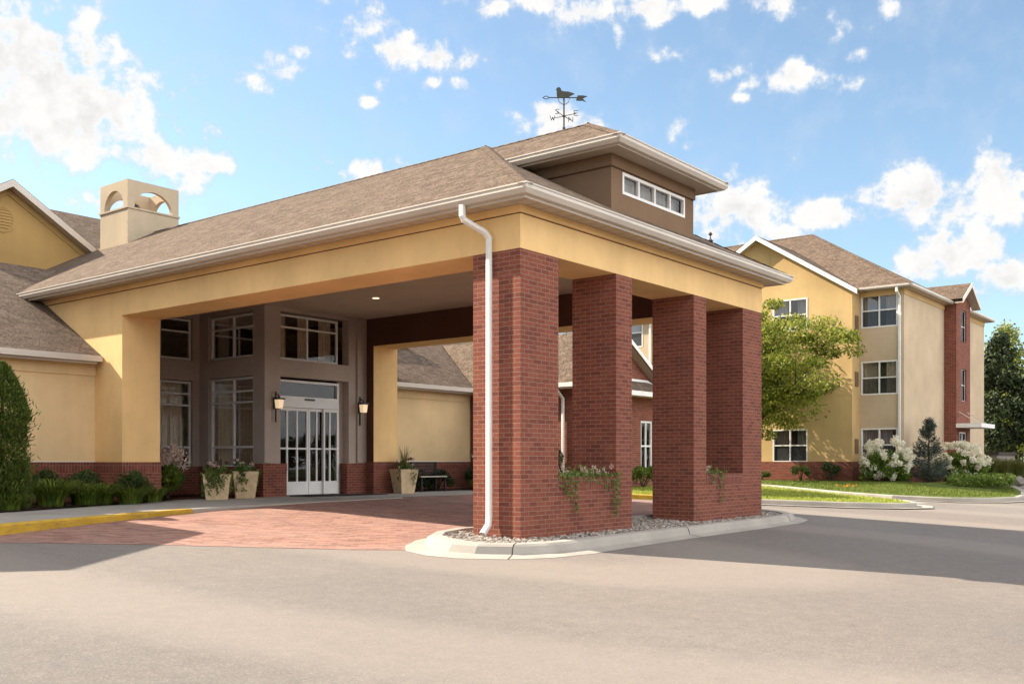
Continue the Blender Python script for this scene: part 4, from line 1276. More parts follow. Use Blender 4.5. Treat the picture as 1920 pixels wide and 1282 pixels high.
# ------------------------------------------------------------------ MAIN BUILDING BEHIND, LEFT
hb = thing('hotel_building', 'tall yellow gabled hotel block rising behind the left wing roof', 'building', (0, 22, .26))
YG = 18.22; GA = (1.03, 8.42); sl = .63
mb = MB(); mb.poly([(GA[0] - 5, YG, 4.5), (GA[0] + 5, YG, 4.5), (GA[0] + 5, YG, GA[1] - 5 * sl), (GA[0], YG, GA[1]), (GA[0] - 5, YG, GA[1] - 5 * sl)], 'shaded_yellow')
mb.poly([(-30, 19.2, .2), (14, 19.2, .2), (14, 19.2, 6.8), (-30, 19.2, 6.8)], 'shaded_yellow'); mb.poly([(14, 19.2, .2), (14, 29, .2), (14, 29, 6.8), (14, 19.2, 6.8)], 'shaded_yellow'); mb.poly([(-30, 29, .2), (14, 29, .2), (14, 29, 6.8), (-30, 29, 6.8)], 'shaded_yellow')
mb.build('wall', hb)
mb = MB(); n = 28; vr = .34; vc = (.88, 7.58)
for r0, r1, nn in ((.0, .30, .008), (.30, .36, .02)):
    for i in range(n):
        a0, a1 = 6.283 * i / n, 6.283 * (i + 1) / n
        mb.poly([(vc[0] + r * math.cos(a), YG - nn, vc[1] + r * math.sin(a)) for r, a in ((r0, a0), (r1, a0), (r1, a1), (r0, a1))], 'shaded_yellow')
for i in range(7):
    z = vc[1] - .24 + i * .08; hwd = math.sqrt(max(.001, .29 ** 2 - (z - vc[1]) ** 2)); mb.box(vc[0] - hwd, vc[0] + hwd, YG - .028, YG - .008, z, z + .03, 'shaded_yellow')
mb.build('gable_vent', hb)
RA = .18; mb = MB(); yo = YG - .34
for sg in (-1, 1):
    x1 = GA[0] + sg * 5.2; z1 = GA[1] + RA - 5.2 * sl
    mb.prism([(GA[0], yo, GA[1] + RA), (x1, yo, z1), (x1, yo, z1 - .19), (GA[0], yo, GA[1] + RA - .19)], (0, .03, 0), 'gutter')
    mb.poly([(GA[0], yo + .03, GA[1] + RA - .17), (x1, yo + .03, z1 - .17), (x1, YG, z1 - .17), (GA[0], YG, GA[1] + RA - .17)], 'soffit')
    mb.prism([(GA[0], YG - .03, GA[1] + .0), (x1, YG - .03, z1 - RA), (x1, YG - .03, z1 - RA - .17), (GA[0], YG - .03, GA[1] - .17)], (0, .028, 0), 'shaded_yellow')
    mb.build('rake_board', hb); mb = MB()
yr_, zr_ = 24.2, 9.62
mb = MB()
for sg in (-1, 1):
    x1 = GA[0] + sg * 5.2; z1 = GA[1] + RA - 5.2 * sl; yb_ = yr_ - (zr_ - (GA[1] + RA)) / PITCH
    mb.poly([(GA[0], yo, GA[1] + RA + .01), (x1, yo, z1 + .01), (x1, yb_ - 3, z1 + .01), (GA[0], yb_, GA[1] + RA + .01)], 'shingle')
mb.poly([(-30.4, 18.8, zr_ - PITCH * (yr_ - 18.8)), (14.4, 18.8, zr_ - PITCH * (yr_ - 18.8)), (9, yr_, zr_), (-30.4, yr_, zr_)], 'shingle')
mb.poly([(-30.4, 29.6, zr_ - PITCH * 5.4), (14.4, 29.6, zr_ - PITCH * 5.4), (9, yr_, zr_), (-30.4, yr_, zr_)], 'shingle')
mb.poly([(14.4, 18.8, zr_ - PITCH * 5.4), (14.4, 29.6, zr_ - PITCH * 5.4), (9, yr_, zr_)], 'shingle')
mb.build('roof', hb)

# ------------------------------------------------------------------ GUEST BUILDING, RIGHT
gb = thing('guest_building', 'three storey yellow and beige hotel wing with brown hip roof on the right', 'building', (33, 10, .27))
FX, FY = 29.83, 3.77
FG = Face('-X', 28.97); FF = Face('-X', FX); FT = Face('-Y', FY); FL0 = [1.10, 3.85, 6.60]; WHT = 1.38
gy0, gy1, gapex = 5.56, 13.64, 9.6
ZEV = 8.15
mb = MB()
gh = [(7.44, 8.98, z, z + WHT) for z in FL0] + [(10.3, 11.84, z, z + WHT) for z in FL0]
FG.wall(mb, gy0, gy1, 1.12, ZEV, 'gold', gh, .08); mb.poly([FG.p(gy0, 0, ZEV), FG.p(gy1, 0, ZEV), FG.p(gapex, 0, 10.62)], 'gold')
mb.poly([(28.97, gy0, 1.12), (FX, gy0, 1.12), (FX, gy0, ZEV), (28.97, gy0, ZEV)], 'gold'); mb.poly([(28.97, gy1, .1), (FX, gy1, .1), (FX, gy1, ZEV), (28.97, gy1, ZEV)], 'gold')
mb.build('gable_wall', gb)
mb = MB()
fh = [(4.02, 5.50, z, z + WHT) for z in FL0]; bh = [(y0, y0 + 1.5, z, z + WHT) for z in FL0 for y0 in (15.95, 19.75, 24)]
FF.wall(mb, FY, gy0, .9, ZEV, 'beige', fh, .08); FF.wall(mb, gy1, 34, .1, ZEV, 'beige', bh, .08)
TX0, TX1, TY = 35.47, 37.79, 3.25
FT.wall(mb, FX, TX0, .9, ZEV, 'beige'); FT.wall(mb, TX1, 42.52, .1, ZEV, 'beige')
mb.poly([(42.52, FY, .1), (42.52, 34, .1), (42.52, 34, ZEV), (42.52, FY, ZEV)], 'beige'); mb.poly([(FX, 34, .1), (42.52, 34, .1), (42.52, 34, ZEV), (FX, 34, ZEV)], 'beige')
mb.build('wall', gb)
mb = MB(); FG.box(mb, gy0, gy1, -.1, .02, .0, 1.12, 'brick'); mb.box(28.95, FX, gy0 - .02, gy0, .0, 1.12, 'brick'); FF.box(mb, FY, gy0 - .02, -.1, .02, .0, .9, 'brick'); mb.box(FX - .02, TX0, FY - .02, FY + .1, 0, .9, 'brick'); mb.build('brick_plinth', gb)
mb = MB(); th_ = [(36.28, 37.2, 5.3, 7.9), (36.28, 37.2, 2.9 + .5, 5.1 - .1)]; th_ = [(36.25, 37.15, 6.5, 7.95), (36.25, 37.15, 3.85, 5.3), (35.95, 37.2, .3, 2.45)]
ft = Face('-Y', TY); ft.wall(mb, TX0, TX1, .1, 8.3, 'brick', th_, .12); Face('-X', TX0).wall(mb, TY, FY, .1, 8.3, 'brick'); mb.poly([(TX1, TY, .1), (TX1, FY, .1), (TX1, FY, 8.3), (TX1, TY, 8.3)], 'brick')
TXC = 36.63; mb.poly([(TX0, TY, 8.3), (TX1, TY, 8.3), (TXC, TY, 9.0)], 'brick'); mb.build('stair_tower', gb)
for h in th_[:2]:
    ft.window(gb, *h, mull=[], trans=[(h[2] + h[3]) / 2], n=-.1, fw=.03, d=.03, mat='frame', glass='glass3', curtain='dark', cd=.15)  # near-black sheets behind the glass stand in for the unlit stair
ft.window(gb, *th_[2], mull=[36.57], trans=[], n=-.1, fw=.07, mat='white', glass='glass3', curtain='dark', cd=.3, name='entrance_door')  # dark sheet behind the door glass, for unlit depth
for h in gh:
    FG.window(gb, *h, mull=[(h[0] + h[1]) / 2], trans=[h[2] + .70], n=-.07, fw=.055, d=.085, mat='white', glass='glass2', curtain=random.choice(('sheer', 'sheer', 'curtain')), cd=random.uniform(.08, .16), cu=random.choice(([(h[0], h[1])], [(h[0], h[0] + .5), (h[1] - .6, h[1])], [(h[0] + .25, h[1])])), screen=h[2] + .68)
for h in fh:
    FF.window(gb, *h, mull=[(h[0] + h[1]) / 2], trans=[h[2] + .70], n=-.07, fw=.055, d=.085, mat='white', glass='glass2', curtain=random.choice(('sheer', 'sheer', 'curtain')), cd=random.uniform(.08, .16), cu=random.choice(([(h[0], h[1])], [(h[0], h[0] + .5), (h[1] - .6, h[1])], [(h[0] + .25, h[1])])), screen=h[2] + .68)
for h in bh:
    FF.window(gb, *h, mull=[(h[0] + h[1]) / 2], trans=[h[2] + .70], n=-.07, fw=.055, d=.085, mat='white', glass='glass2', curtain=random.choice(('sheer', 'sheer', 'curtain')), cd=random.uniform(.08, .16), cu=random.choice(([(h[0], h[1])], [(h[0], h[0] + .5), (h[1] - .6, h[1])], [(h[0] + .25, h[1])])), screen=h[2] + .68)
# wall vents beside the return
for z in (1.95, 4.7, 7.0):
    mb = MB()
    mb.box(29.25, 29.62, gy0 - .03, gy0 - .001, z - .5, z + .1, 'dormer')
    for i in range(6):
        mb.box(29.27, 29.60, gy0 - .045, gy0 - .03, z - .46 + i * .09, z - .42 + i * .09, 'dormer')
    mb.build('wall_vent', gb)
gp = [(FX, gy0 - .02), (FX, FY), (TX0, FY)]
mb = MB(); mb.sweep(gp, [(0, ZEV - .28), (.03, ZEV - .28), (.03, ZEV - .03), (0, ZEV - .03)], 'gold'); mb.sweep([(TX1, FY), (42.52, FY)], [(0, ZEV - .28), (.03, ZEV - .28), (.03, ZEV - .03), (0, ZEV - .03)], 'gold')
mb.build('frieze', gb)
GK = .6; ze2 = 8.22; ex = .42
XM = (FX + 42.52) / 2; zr2 = ze2 + GK * (XM - FX + ex); yh2 = FY - ex + (XM - FX + ex)
mb = MB()
mb.fill([(FX - ex, FY - ex, ze2), (FX - ex, 34.4, ze2), (XM, 34.4, zr2), (XM, yh2, zr2)], 'shingle'); mb.fill([(42.52 + ex, FY - ex, ze2), (42.52 + ex, 34.4, ze2), (XM, 34.4, zr2), (XM, yh2, zr2)], 'shingle')
mb.fill([(FX - ex, FY - ex, ze2), (42.52 + ex, FY - ex, ze2), (XM, yh2, zr2)], 'shingle')
gzr = 10.80; gx = 28.62; hwid = (gzr - 8.05) / .63
for sg in (-1, 1):
    mb.fill([(gx, gapex, gzr), (gx, gapex + sg * hwid, 8.05), (30.2, gapex + sg * hwid, 8.05), (FX - ex + (gzr - ze2) / GK, gapex, gzr)], 'shingle')
trz = 9.15
for sg in (-1, 1):
    mb.fill([(TXC, TY - .35, trz), (TXC + sg * 1.5, TY - .35, 8.28), (TXC + sg * 1.5, FY - .2, 8.28), (TXC, FY - ex + (trz - ze2) / GK, trz)], 'shingle')
grf = mb.build('roof', gb)
mb = MB(); cap_line(mb, (FX - ex, FY - ex, ze2), (XM, yh2, zr2)); cap_line(mb, (XM, yh2, zr2), (XM, 30, zr2)); mb.build('ridge_cap', grf)
mb = MB(); cap_line(mb, (gx, gapex, gzr), (33, gapex, gzr)); mb.build('ridge_cap', grf)
mb = MB()
for sg in (-1, 1):
    a = (gx - .03, gapex, gzr + .01); b = (gx - .03, gapex + sg * hwid, 8.06)
    mb.prism([a, b, (b[0], b[1], b[2] - .2), (a[0], a[1], a[2] - .2)], (.03, 0, 0), 'white'); mb.poly([(gx, a[1], a[2] - .19), (gx, b[1], b[2] - .19), (28.97, b[1], b[2] - .19), (28.97, a[1], a[2] - .19)], 'soffit')
    mb.build('rake_board', gb); mb = MB()
    a = (TXC, TY - .38, trz + .01); b = (TXC + sg * 1.5, TY - .38, 8.29)
    mb.prism([a, b, (b[0], b[1], b[2] - .2), (a[0], a[1], a[2] - .2)], (0, .03, 0), 'gutter'); mb.poly([(a[0], TY - .35, a[2] - .19), (b[0], TY - .35, b[2] - .19), (b[0], TY, b[2] - .19), (a[0], TY, a[2] - .19)], 'soffit')
    mb.build('rake_board', gb); mb = MB()
GU2 = [(.30, 8.10), (.38, 8.10), (.43, 8.15), (.43, 8.224), (.41, 8.224), (.30, 8.21)]
mb = MB(); mb.sweep(gp, GU2, 'gutter'); mb.sweep([(TX1 + .3, FY), (42.52, FY), (42.52, 20)], GU2, 'gutter'); mb.sweep(gp, [(.0, 8.09), (.3, 8.09)], 'soffit', closeprof=False); mb.sweep([(TX1, FY), (42.52, FY), (42.52, 20)], [(.0, 8.09), (.3, 8.09)], 'soffit', closeprof=False)
mb.sweep([(FX, 34), (FX, gy1)], GU2, 'gutter'); mb.build('gutter', gb)
mb = MB(); mb.rtube([(FX - .36, 3.95, 8.12), (FX - .36, 3.95, 7.95), (FX - .07, 3.93, 7.75), (FX - .07, 3.93, .4)], .11, .09, 'white'); mb.rtube([(FX - .36, 15.5, 8.12), (FX - .07, 15.5, 7.8), (FX - .07, 15.5, .4)], .12, .09, 'white')
mb.build('downspout', gb)
mb = MB(); n = 26
for r0, r1, nn in ((.0, .42, .012), (.42, .5, .03)):
    for i in range(n):
        a0, a1 = 6.283 * i / n, 6.283 * (i + 1) / n
        mb.poly([(28.97 - nn, gapex + r * math.cos(a), 9.75 + r * math.sin(a)) for r, a in ((r0, a0), (r1, a0), (r1, a1), (r0, a1))], 'gold')
mb.build('gable_vent', gb)
mb = MB(); mb.box(35.4, 37.8, 2.2, TY - .001, 2.62, 2.80, 'white'); cnp = mb.build('door_canopy', gb)
mb = MB()
for x in (35.8, 37.3):
    MB().tube([(x, TY, 3.35), (x, 2.4, 2.8)], .02, 'gutter', 6).build('tie_rod', cnp)
mb = MB(); mb.box(38.0, 38.15, FY - .22, FY, 2.35, 2.6, 'black'); mb.build('wall_light', gb)

# ------------------------------------------------------------------ LAWNS AND KERBS, RIGHT
I_ = [(8.9, 12.0), (10.2, 8.2), (11.9, 5.35), (13.3, 2.6), (14.7, .55), (15.8, -.35), (16.7, -.62), (17.3, -.3), (17.7, .2), (19.0, 2.4), (20.4, 4.6), (21.5, 6.3), (22.2, 8.5), (18.2, 11.0), (13, 11.0), (12.6, 7.3), (12.3, 8.5), (12.0, 11.0), (11, 12)]
KI = [(11.1, 8.5), (11.55, 6.3), (12.1, 4.9), (13.3, 2.75), (14.7, .65), (15.7, -.2), (16.5, -.52), (17.2, -.3), (17.7, .25), (18.3, 1.3), (19.4, 3.0), (20.6, 4.9), (21.6, 6.6), (22.4, 9.5)]
KH = .13


def lz(x, y):
    return g(x, y) + KH


lawn = KI + [(21, 12), (12.64, 12), (12.64, 8.5)]
o = MB().fill([(x, y, lz(x, y) - .005) for x, y in lawn], 'lawnbase'); o = struct(o, 'lawn')
KP = [(0, -.14), (.14, -.14), (.14, -.02), (.12, 0), (-.02, .0), (-.02, -.05)]
MB_k = MB().sweep(KI[2:], KP, 'kerb', side=-1, zf=lambda x, y: lz(x, y) + .004)
MB_k.sweep(KI[2:], [(.14, -.126), (.55, -.126)], 'kerb', side=-1, zf=lambda x, y: g(x, y) + .136, closeprof=False)
struct(MB_k, 'lawn_kerb')
struct(MB().sweep(KI[:3], KP, 'ykerb', side=-1, zf=lambda x, y: lz(x, y) + .004), 'yellow_kerb')
# walk between the lawns
wk = [(17.6, .35), (19.0, 1.9), (20.6, 4.3), (22.0, 6.3), (23.2, 9.5), (23.7, 9.3), (22.7, 6.1), (21.7, 4.5), (20.7, 2.7), (20.4, 1.0), (19.2, -.2)]
struct(MB().fill([(x, y, g(x, y) + .006) for x, y in wk], 'walk'), 'footpath')
KR = [(23.5, 9.3), (22.6, 6.2), (21.7, 4.6), (20.7, 2.9), (20.4, 1.2), (21.0, -.3), (22.6, -1.15), (24.2, -1.45), (26.5, -1.2), (29.5, -.6), (34, .6), (42, 3.2), (55, 8)]


def lz2(x, y):
    t = max(0, min(1, (x - 21.5) / 6)); return (g(x, y) + KH) * (1 - t) + .28 * t if x < 60 else .28


rows = []
lp = KR + [(55, 40), (43, 40), (43, 3.0), (29.8, 3.0), (28.9, 5.4), (28.9, 9)]
mb = MB()
inner = [(29.8, 3.9), (29.6, 3.9), (29.2, 3.8), (29.0, 3.7), (29.0, 3.4), (29.2, 3.2), (29.8, 3.0), (30.5, 2.9), (31.5, 2.8), (33, 3.0), (36, 3.2), (43, 6), (56, 12)]
inner[0] = (28.97, 9.5); inner[1] = (28.97, 7.0); inner[2] = (28.97, 5.6)
for i in range(len(KR) - 1):
    a, b = KR[i], KR[i + 1]; c, d = inner[i + 1], inner[i]
    n = 6
    R0 = [(a[0] + (d[0] - a[0]) * t / n, a[1] + (d[1] - a[1]) * t / n) for t in range(n + 1)]; R1 = [(b[0] + (c[0] - b[0]) * t / n, b[1] + (c[1] - b[1]) * t / n) for t in range(n + 1)]
    zz = lambda p, t, k: (g(*k) + KH) + (.30 - (g(*k) + KH)) * min(1, t / n * 1.3)
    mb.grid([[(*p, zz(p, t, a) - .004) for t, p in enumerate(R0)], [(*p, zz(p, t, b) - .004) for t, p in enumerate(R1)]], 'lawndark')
struct(mb, 'lawn')
struct(MB().sweep(KR, KP, 'kerb', side=-1, zf=lambda x, y: g(x, y) + KH + .004), 'road_kerb')
MBg = MB().sweep(KR, [(.14, .0), (.5, .0)], 'kerb', side=-1, zf=lambda x, y: g(x, y) + .008, closeprof=False)
struct(MBg, 'gutter_pan')


def grass_field(name, polys, zf, n, h, m='blade'):
    P = []
    xs = [p[0] for p in polys]; ys = [p[1] for p in polys]
    while len(P) < n:
        x, y = random.uniform(min(xs), max(xs)), random.uniform(min(ys), max(ys))
        if inside((x, y), polys):
            P.append((x, y, zf(x, y)))
    P = np.array(P); k = len(P); hh = h * rng.uniform(.5, 1.3, k)
    D = rng.normal(size=(k, 3)) * .45; D[:, 2] = 1
    P[:, 2] += hh * .4
    o = quads(name, P, D, rdir(k), hh, .012 + .012 * rng.random(k), m); o['kind'] = 'stuff'
    return o


grass_field('grass', [(11.6, 8.4), (12.1, 5.05), (13.3, 2.95), (14.7, .85), (15.7, 0), (16.5, -.32), (17.0, -.15), (17.55, .4), (18.2, 1.5), (20.4, 4.9), (21.4, 6.8), (22, 10), (18.2, 10), (18.2, 7.4), (12.5, 7.4)], lz, 26000, .07)


def zl2(x, y):
    best = 1e9; z = 0
    for i in range(len(KR) - 1):
        ax, ay = KR[i]; bx, by = KR[i + 1]; dx, dy = bx - ax, by - ay; t = max(0, min(1, ((x - ax) * dx + (y - ay) * dy) / (dx * dx + dy * dy)))
        qx, qy = ax + dx * t, ay + dy * t; d = math.hypot(x - qx, y - qy)
        if d < best:
            best = d; z = g(qx, qy) + KH
    return z + (.29 - z) * min(1, best / 4.2)


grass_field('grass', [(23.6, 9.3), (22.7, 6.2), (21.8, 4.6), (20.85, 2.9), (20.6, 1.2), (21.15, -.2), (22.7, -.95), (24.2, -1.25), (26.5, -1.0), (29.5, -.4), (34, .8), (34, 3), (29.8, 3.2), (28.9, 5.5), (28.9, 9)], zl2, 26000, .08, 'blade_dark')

# ------------------------------------------------------------------ PLANTS
def place(t, x, y, z, rz=0, sc=None):
    t.location = (x, y, z); t.rotation_euler = (0, 0, rz)
    if sc:
        t.scale = (sc,) * 3
    return t


# tree on the right lawn
def tree(name, label, base, height, crown, trunk_r, n_limb, leaf, mat, per, fork=.28, lean=(0, 0), group=None, cz=None):
    t = thing(name, label, 'tree', base, group)
    bx, by, bz = base; mb = MB()
    zf = height * fork
    top = Vector((bx + lean[0] * .5, by + lean[1] * .5, bz + zf))
    mb.tube([(bx, by, bz - .1), (bx + lean[0] * .2, by + lean[1] * .2, bz + zf * .5), tuple(top)], [trunk_r * 1.25, trunk_r, trunk_r * .85], 'bark', 9)
    cs = []; rs = []
    for i in range(n_limb):
        a = 6.283 * i / n_limb + random.uniform(-.4, .4); el_ = random.uniform(.12, 1.3)
        end = Vector((bx + lean[0] + math.cos(a) * crown * math.cos(el_) * random.uniform(.75, 1), by + lean[1] + math.sin(a) * crown * math.cos(el_) * random.uniform(.75, 1), bz + height * .52 + math.sin(el_) * height * .42 - .12 * height * (el_ < .45)))
        mid = top.lerp(end, .5) + Vector((random.uniform(-.2, .2), random.uniform(-.2, .2), .25))
        mb.tube([tuple(top), tuple(top.lerp(mid, .5) + Vector((0, 0, .06))), tuple(mid), tuple(end)], [trunk_r * .55, trunk_r * .4, trunk_r * .26, .015], 'bark', 6)
        for j in range(9):
            q = (.32 + .68 * random.random()); p = top.lerp(mid, q * 2) if q < .5 else mid.lerp(end, q * 2 - 1)
            off = Vector(rdir(1)[0]) * crown * random.uniform(.08, .36); off.z *= .75; p2 = p + off
            if p2.z < bz + zf * .95:
                p2.z = bz + zf * .95 + random.random() * .4
            mb.tube([tuple(p), tuple(p.lerp(p2, .5) + Vector((0, 0, .05))), tuple(p2)], [.022, .015, .006], 'bark', 4, cap=False)
            cs.append(tuple(p2)); r = crown * random.uniform(.08, .19); rs.append((r * 1.2, r * 1.2, r * .62))
    mb.build('trunk', t, smooth=True)
    P, O = blob_leaves(cs, rs, per, .25); k = len(P)
    quads('crown', P, rdir(k) + np.array([0, 0, -.35]), O * .4 + rdir(k) * .8 + np.array([0, 0, .5]), leaf * rng.uniform(.6, 1.3, k), leaf * .5 * rng.uniform(.7, 1.2, k), mat, t)
    return t


random.seed(23); rng = np.random.default_rng(5)
tree('lawn_tree', 'broad light green lawn tree in front of the yellow gable of the guest building', (26.3, 9.3, .25), 7.6, 4.2, .13, 21, .16, 'leaf_tree', 225, fork=.25, lean=(.0, -.6))

# left bed
random.seed(41); rng = np.random.default_rng(8)
cdr = thing('cedar_tree', 'tall narrow evergreen cedar at the left edge against the yellow wing', 'tree', (-2.95, 9.7, .27))
mb = MB(); mb.tube([(-2.95, 9.7, .2), (-2.95, 9.72, 1.5), (-2.93, 9.7, 2.7)], [.06, .045, .01], 'bark', 7); mb.build('trunk', cdr)
P = []; D = []
LOB = [(random.random() * 6.283, (q + random.random()) / 110, random.uniform(.14, .36)) for q in range(110)]
for i in range(24000):
    la, lz_, lr = random.choice(LOB); z = min(1, max(0, lz_ + random.gauss(0, .045))); a = la + random.gauss(0, .42)
    r = (1.28 if random.random() < .07 else 1) * (.46 * min(1, (1.02 - z) / .36) ** .55 * min(1, .86 + z * 1.5)) * (.55 + .5 * random.random() ** .5) * (.8 + lr)
    P.append((-3.02 + r * math.cos(a), 9.7 + r * math.sin(a), .30 + 2.62 * z)); D.append((math.cos(a) * .55, math.sin(a) * .55, .8))
P = np.array(P); D = np.array(D) + rng.normal(size=(24000, 3)) * .45
quads('crown', P, D, rdir(24000), rng.uniform(.05, .14, 24000), rng.uniform(.012, .03, 24000), 'leaf_arb', cdr)

bx1 = shrub('boxwood', 'clipped round boxwood nearest the cedar, against the brick plinth', 'shrub', (.42, .42, .70), 3600, 'leaf_box', .05, 'clipped boxwoods in the left bed', lumps=40, fill=.7)
place(bx1, -1.45, 11.1, .27)
copy_thing(bx1, 'clipped round boxwood in the inner corner of the wing and the yellow pier', (-.55, 11.25, .27), 1.3, .98)
copy_thing(bx1, 'clipped round boxwood standing in front of the yellow pier', (-.05, 10.22, .27), 2.4, .95)


def lily(label, x, y, n, h, sp=1.0):
    t = thing('daylily_clump', label, 'plant', (x, y, .27), 'daylily clumps along the pavement')
    blades(int(n * 1.5), .5, h * 1.15, .02, .55, 'leaf_lily', 'leaves', t, (x, y, .27), 6, sp)
    return t


lily('big bright daylily clump in front of the first boxwood beside the cedar', -1.95, 9.9, 300, .80)
lily('dark daylily clump in front of the middle boxwood', -1.18, 10.05, 200, .66)
lily('yellowish daylily clump between the middle and right boxwoods', -.75, 10.25, 220, .64)
lily('low daylily clump in front of the boxwood by the yellow pier', -.25, 10.0, 190, .55)
lily('small daylily clump at the right end of the bed by the pavement', .6, 10.62, 190, .5)
lily('sparse daylily clump beneath the cedar at the left edge', -3.1, 9.15, 110, .45)

hy = shrub('hydrangea', 'pink flowering hydrangea beside the yellow pier in front of the left lobby window', 'shrub', (.42, .42, .85), 1900, 'leaf_hyd', .09, lumps=24, fill=.4, low=-.4)
sp = [(math.cos(a) * r, math.sin(a) * r, z) for a, r, z in [(random.random() * 6.28, random.uniform(.15, .42), random.uniform(.6, 1.05)) for _ in range(34)]]
flower_heads(hy, sp, .085, 'petal_pink', 40, 1.5)
place(hy, 1.98, 12.15, .27, 0, 1.12)

# planters
def planter(label, x, y, z, rz, w0, w1, h, group='tapered stone planters'):
    t = thing('planter', label, 'planter', (0, 0, 0), group); mb = MB(); a, b = w0 / 2, w1 / 2; i = b - .04
    lo = [(-a, -a, 0), (a, -a, 0), (a, a, 0), (-a, a, 0)]; hi = [(-b, -b, h), (b, -b, h), (b, b, h), (-b, b, h)]; hi2 = [(-i, -i, h), (i, -i, h), (i, i, h), (-i, i, h)]; dn = [(-i, -i, h - .08), (i, -i, h - .08), (i, i, h - .08), (-i, i, h - .08)]
    for q in range(4):
        r = (q + 1) % 4
        mb.poly([lo[q], lo[r], hi[r], hi[q]], 'pot'); mb.poly([hi[q], hi[r], hi2[r], hi2[q]], 'pot'); mb.poly([hi2[q], hi2[r], dn[r], dn[q]], 'pot')
    mb.poly(dn, 'soil'); mb.poly(lo, 'pot'); mb.build('pot', t)
    return t


def pot_plants(t, b, h, n, trail, flowers, seedv, spike=False):
    cs = [(random.uniform(-b, b), random.uniform(-b, b), h + random.uniform(.02, .16)) for _ in range(10)]
    P, O = blob_leaves(cs, [(.11, .11, .08)] * 10, n / 10, .2); Q = [P]
    for i in range(trail):
        side = random.choice((0, 0, 1, 2)); u = random.uniform(-b, b); L_ = random.uniform(.12, .55)
        m = int(70 * L_ + 8); tt = rng.random(m); zz = h + .03 - tt * L_; off = b + .07 - (1 - zz / h) * .05 + .02
        uu = u + .05 * np.sin(tt * 5 + i) + rng.normal(size=m) * .03; nn = np.full(m, 1.0) * off + rng.normal(size=m) * .018
        Q.append(np.stack([uu, -nn, zz], 1) if side == 0 else (np.stack([-nn, uu, zz], 1) if side == 1 else np.stack([nn, uu, zz], 1)))
    P = np.concatenate(Q); k = len(P)
    quads('foliage', P, rdir(k), rdir(k) + np.array([-.3, -.6, .4]), .055 * rng.uniform(.6, 1.3, k), .042 * rng.uniform(.6, 1.2, k), 'leaf_vine', t)
    fs = [(random.uniform(-b, b), random.uniform(-b, b), h + random.uniform(.14, .3)) for _ in range(flowers)]
    if flowers:
        for q in fs[: flowers // 2 + 1]:
            flower_heads(t, [q], .05, 'petal_pink', 26)
        for q in fs[flowers // 2 + 1:]:
            flower_heads(t, [q], .06, 'purple', 30, name='purple_sprig')
    if spike:
        blades(60, .12, .75, .012, .15, 'leaf_grass', 'spike_grass', t, (0, 0, h - .05), 4, .42)


p1 = planter('tapered stone planter with white flowers and trailing vines, nearest the left lobby windows', 0, 0, 0, 0, .46, .62, .58)
pot_plants(p1, .24, .58, 700, 24, 14, 1); place(p1, 2.32, 10.68, ZW, R(-38))
p2 = planter('taller tapered stone planter with trailing vines, between the first planter and the doors', 0, 0, 0, 0, .44, .60, .64)
pot_plants(p2, .23, .64, 700, 18, 8, 2); place(p2, 3.27, 10.95, ZW, R(-30))
p3 = planter('tall tapered stone planter with spiky grass, beside the bench', 0, 0, 0, 0, .40, .58, .66)
pot_plants(p3, .22, .66, 380, 5, 8, 3, True); place(p3, 8.06, 10.36, ZW, R(-12))

# bench
be = thing('bench', 'black metal bench on the pavement beside the spiky grass planter', 'bench', (9.85, 10.95, ZW))
mb = MB()
for i in range(5):
    mb.box(9.17, 10.27, 10.78 + i * .085, 10.78 + i * .085 + .06, ZW + .42, ZW + .45, 'gutter' if i == 0 else 'black')
mb.build('seat', be)
mb = MB()
for i in range(4):
    mb.box(9.17, 10.27, 11.20, 11.225, ZW + .52 + i * .09, ZW + .58 + i * .09, 'black')
mb.build('backrest', be)
for x in (9.21, 10.19):
    for y in (10.80, 11.18):
        MB().box(x, x + .045, y, y + .045, ZW, ZW + (.42 if y < 11 else .86), 'black').build('leg', be)

# shrubs in the shade of the right wing
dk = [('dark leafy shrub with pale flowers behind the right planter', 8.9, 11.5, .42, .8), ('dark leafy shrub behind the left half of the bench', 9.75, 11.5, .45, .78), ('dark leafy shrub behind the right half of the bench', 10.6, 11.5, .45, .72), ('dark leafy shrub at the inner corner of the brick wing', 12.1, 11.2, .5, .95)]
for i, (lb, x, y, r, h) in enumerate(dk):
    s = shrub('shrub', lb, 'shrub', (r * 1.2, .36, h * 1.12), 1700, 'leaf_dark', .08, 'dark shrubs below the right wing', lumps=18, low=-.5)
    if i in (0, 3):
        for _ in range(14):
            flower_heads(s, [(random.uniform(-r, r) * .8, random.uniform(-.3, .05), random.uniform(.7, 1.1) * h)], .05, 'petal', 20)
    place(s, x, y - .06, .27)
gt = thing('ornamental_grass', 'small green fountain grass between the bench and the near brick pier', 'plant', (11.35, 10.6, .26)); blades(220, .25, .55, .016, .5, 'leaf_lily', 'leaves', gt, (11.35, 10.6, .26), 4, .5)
ev = shrub('evergreen_shrub', 'tall dark evergreen against the brick wing beside its downspout', 'shrub', (.45, .9, 2.0), 3000, 'leaf_dark', .10, lumps=22); place(ev, 12.0, 8.75, .24)

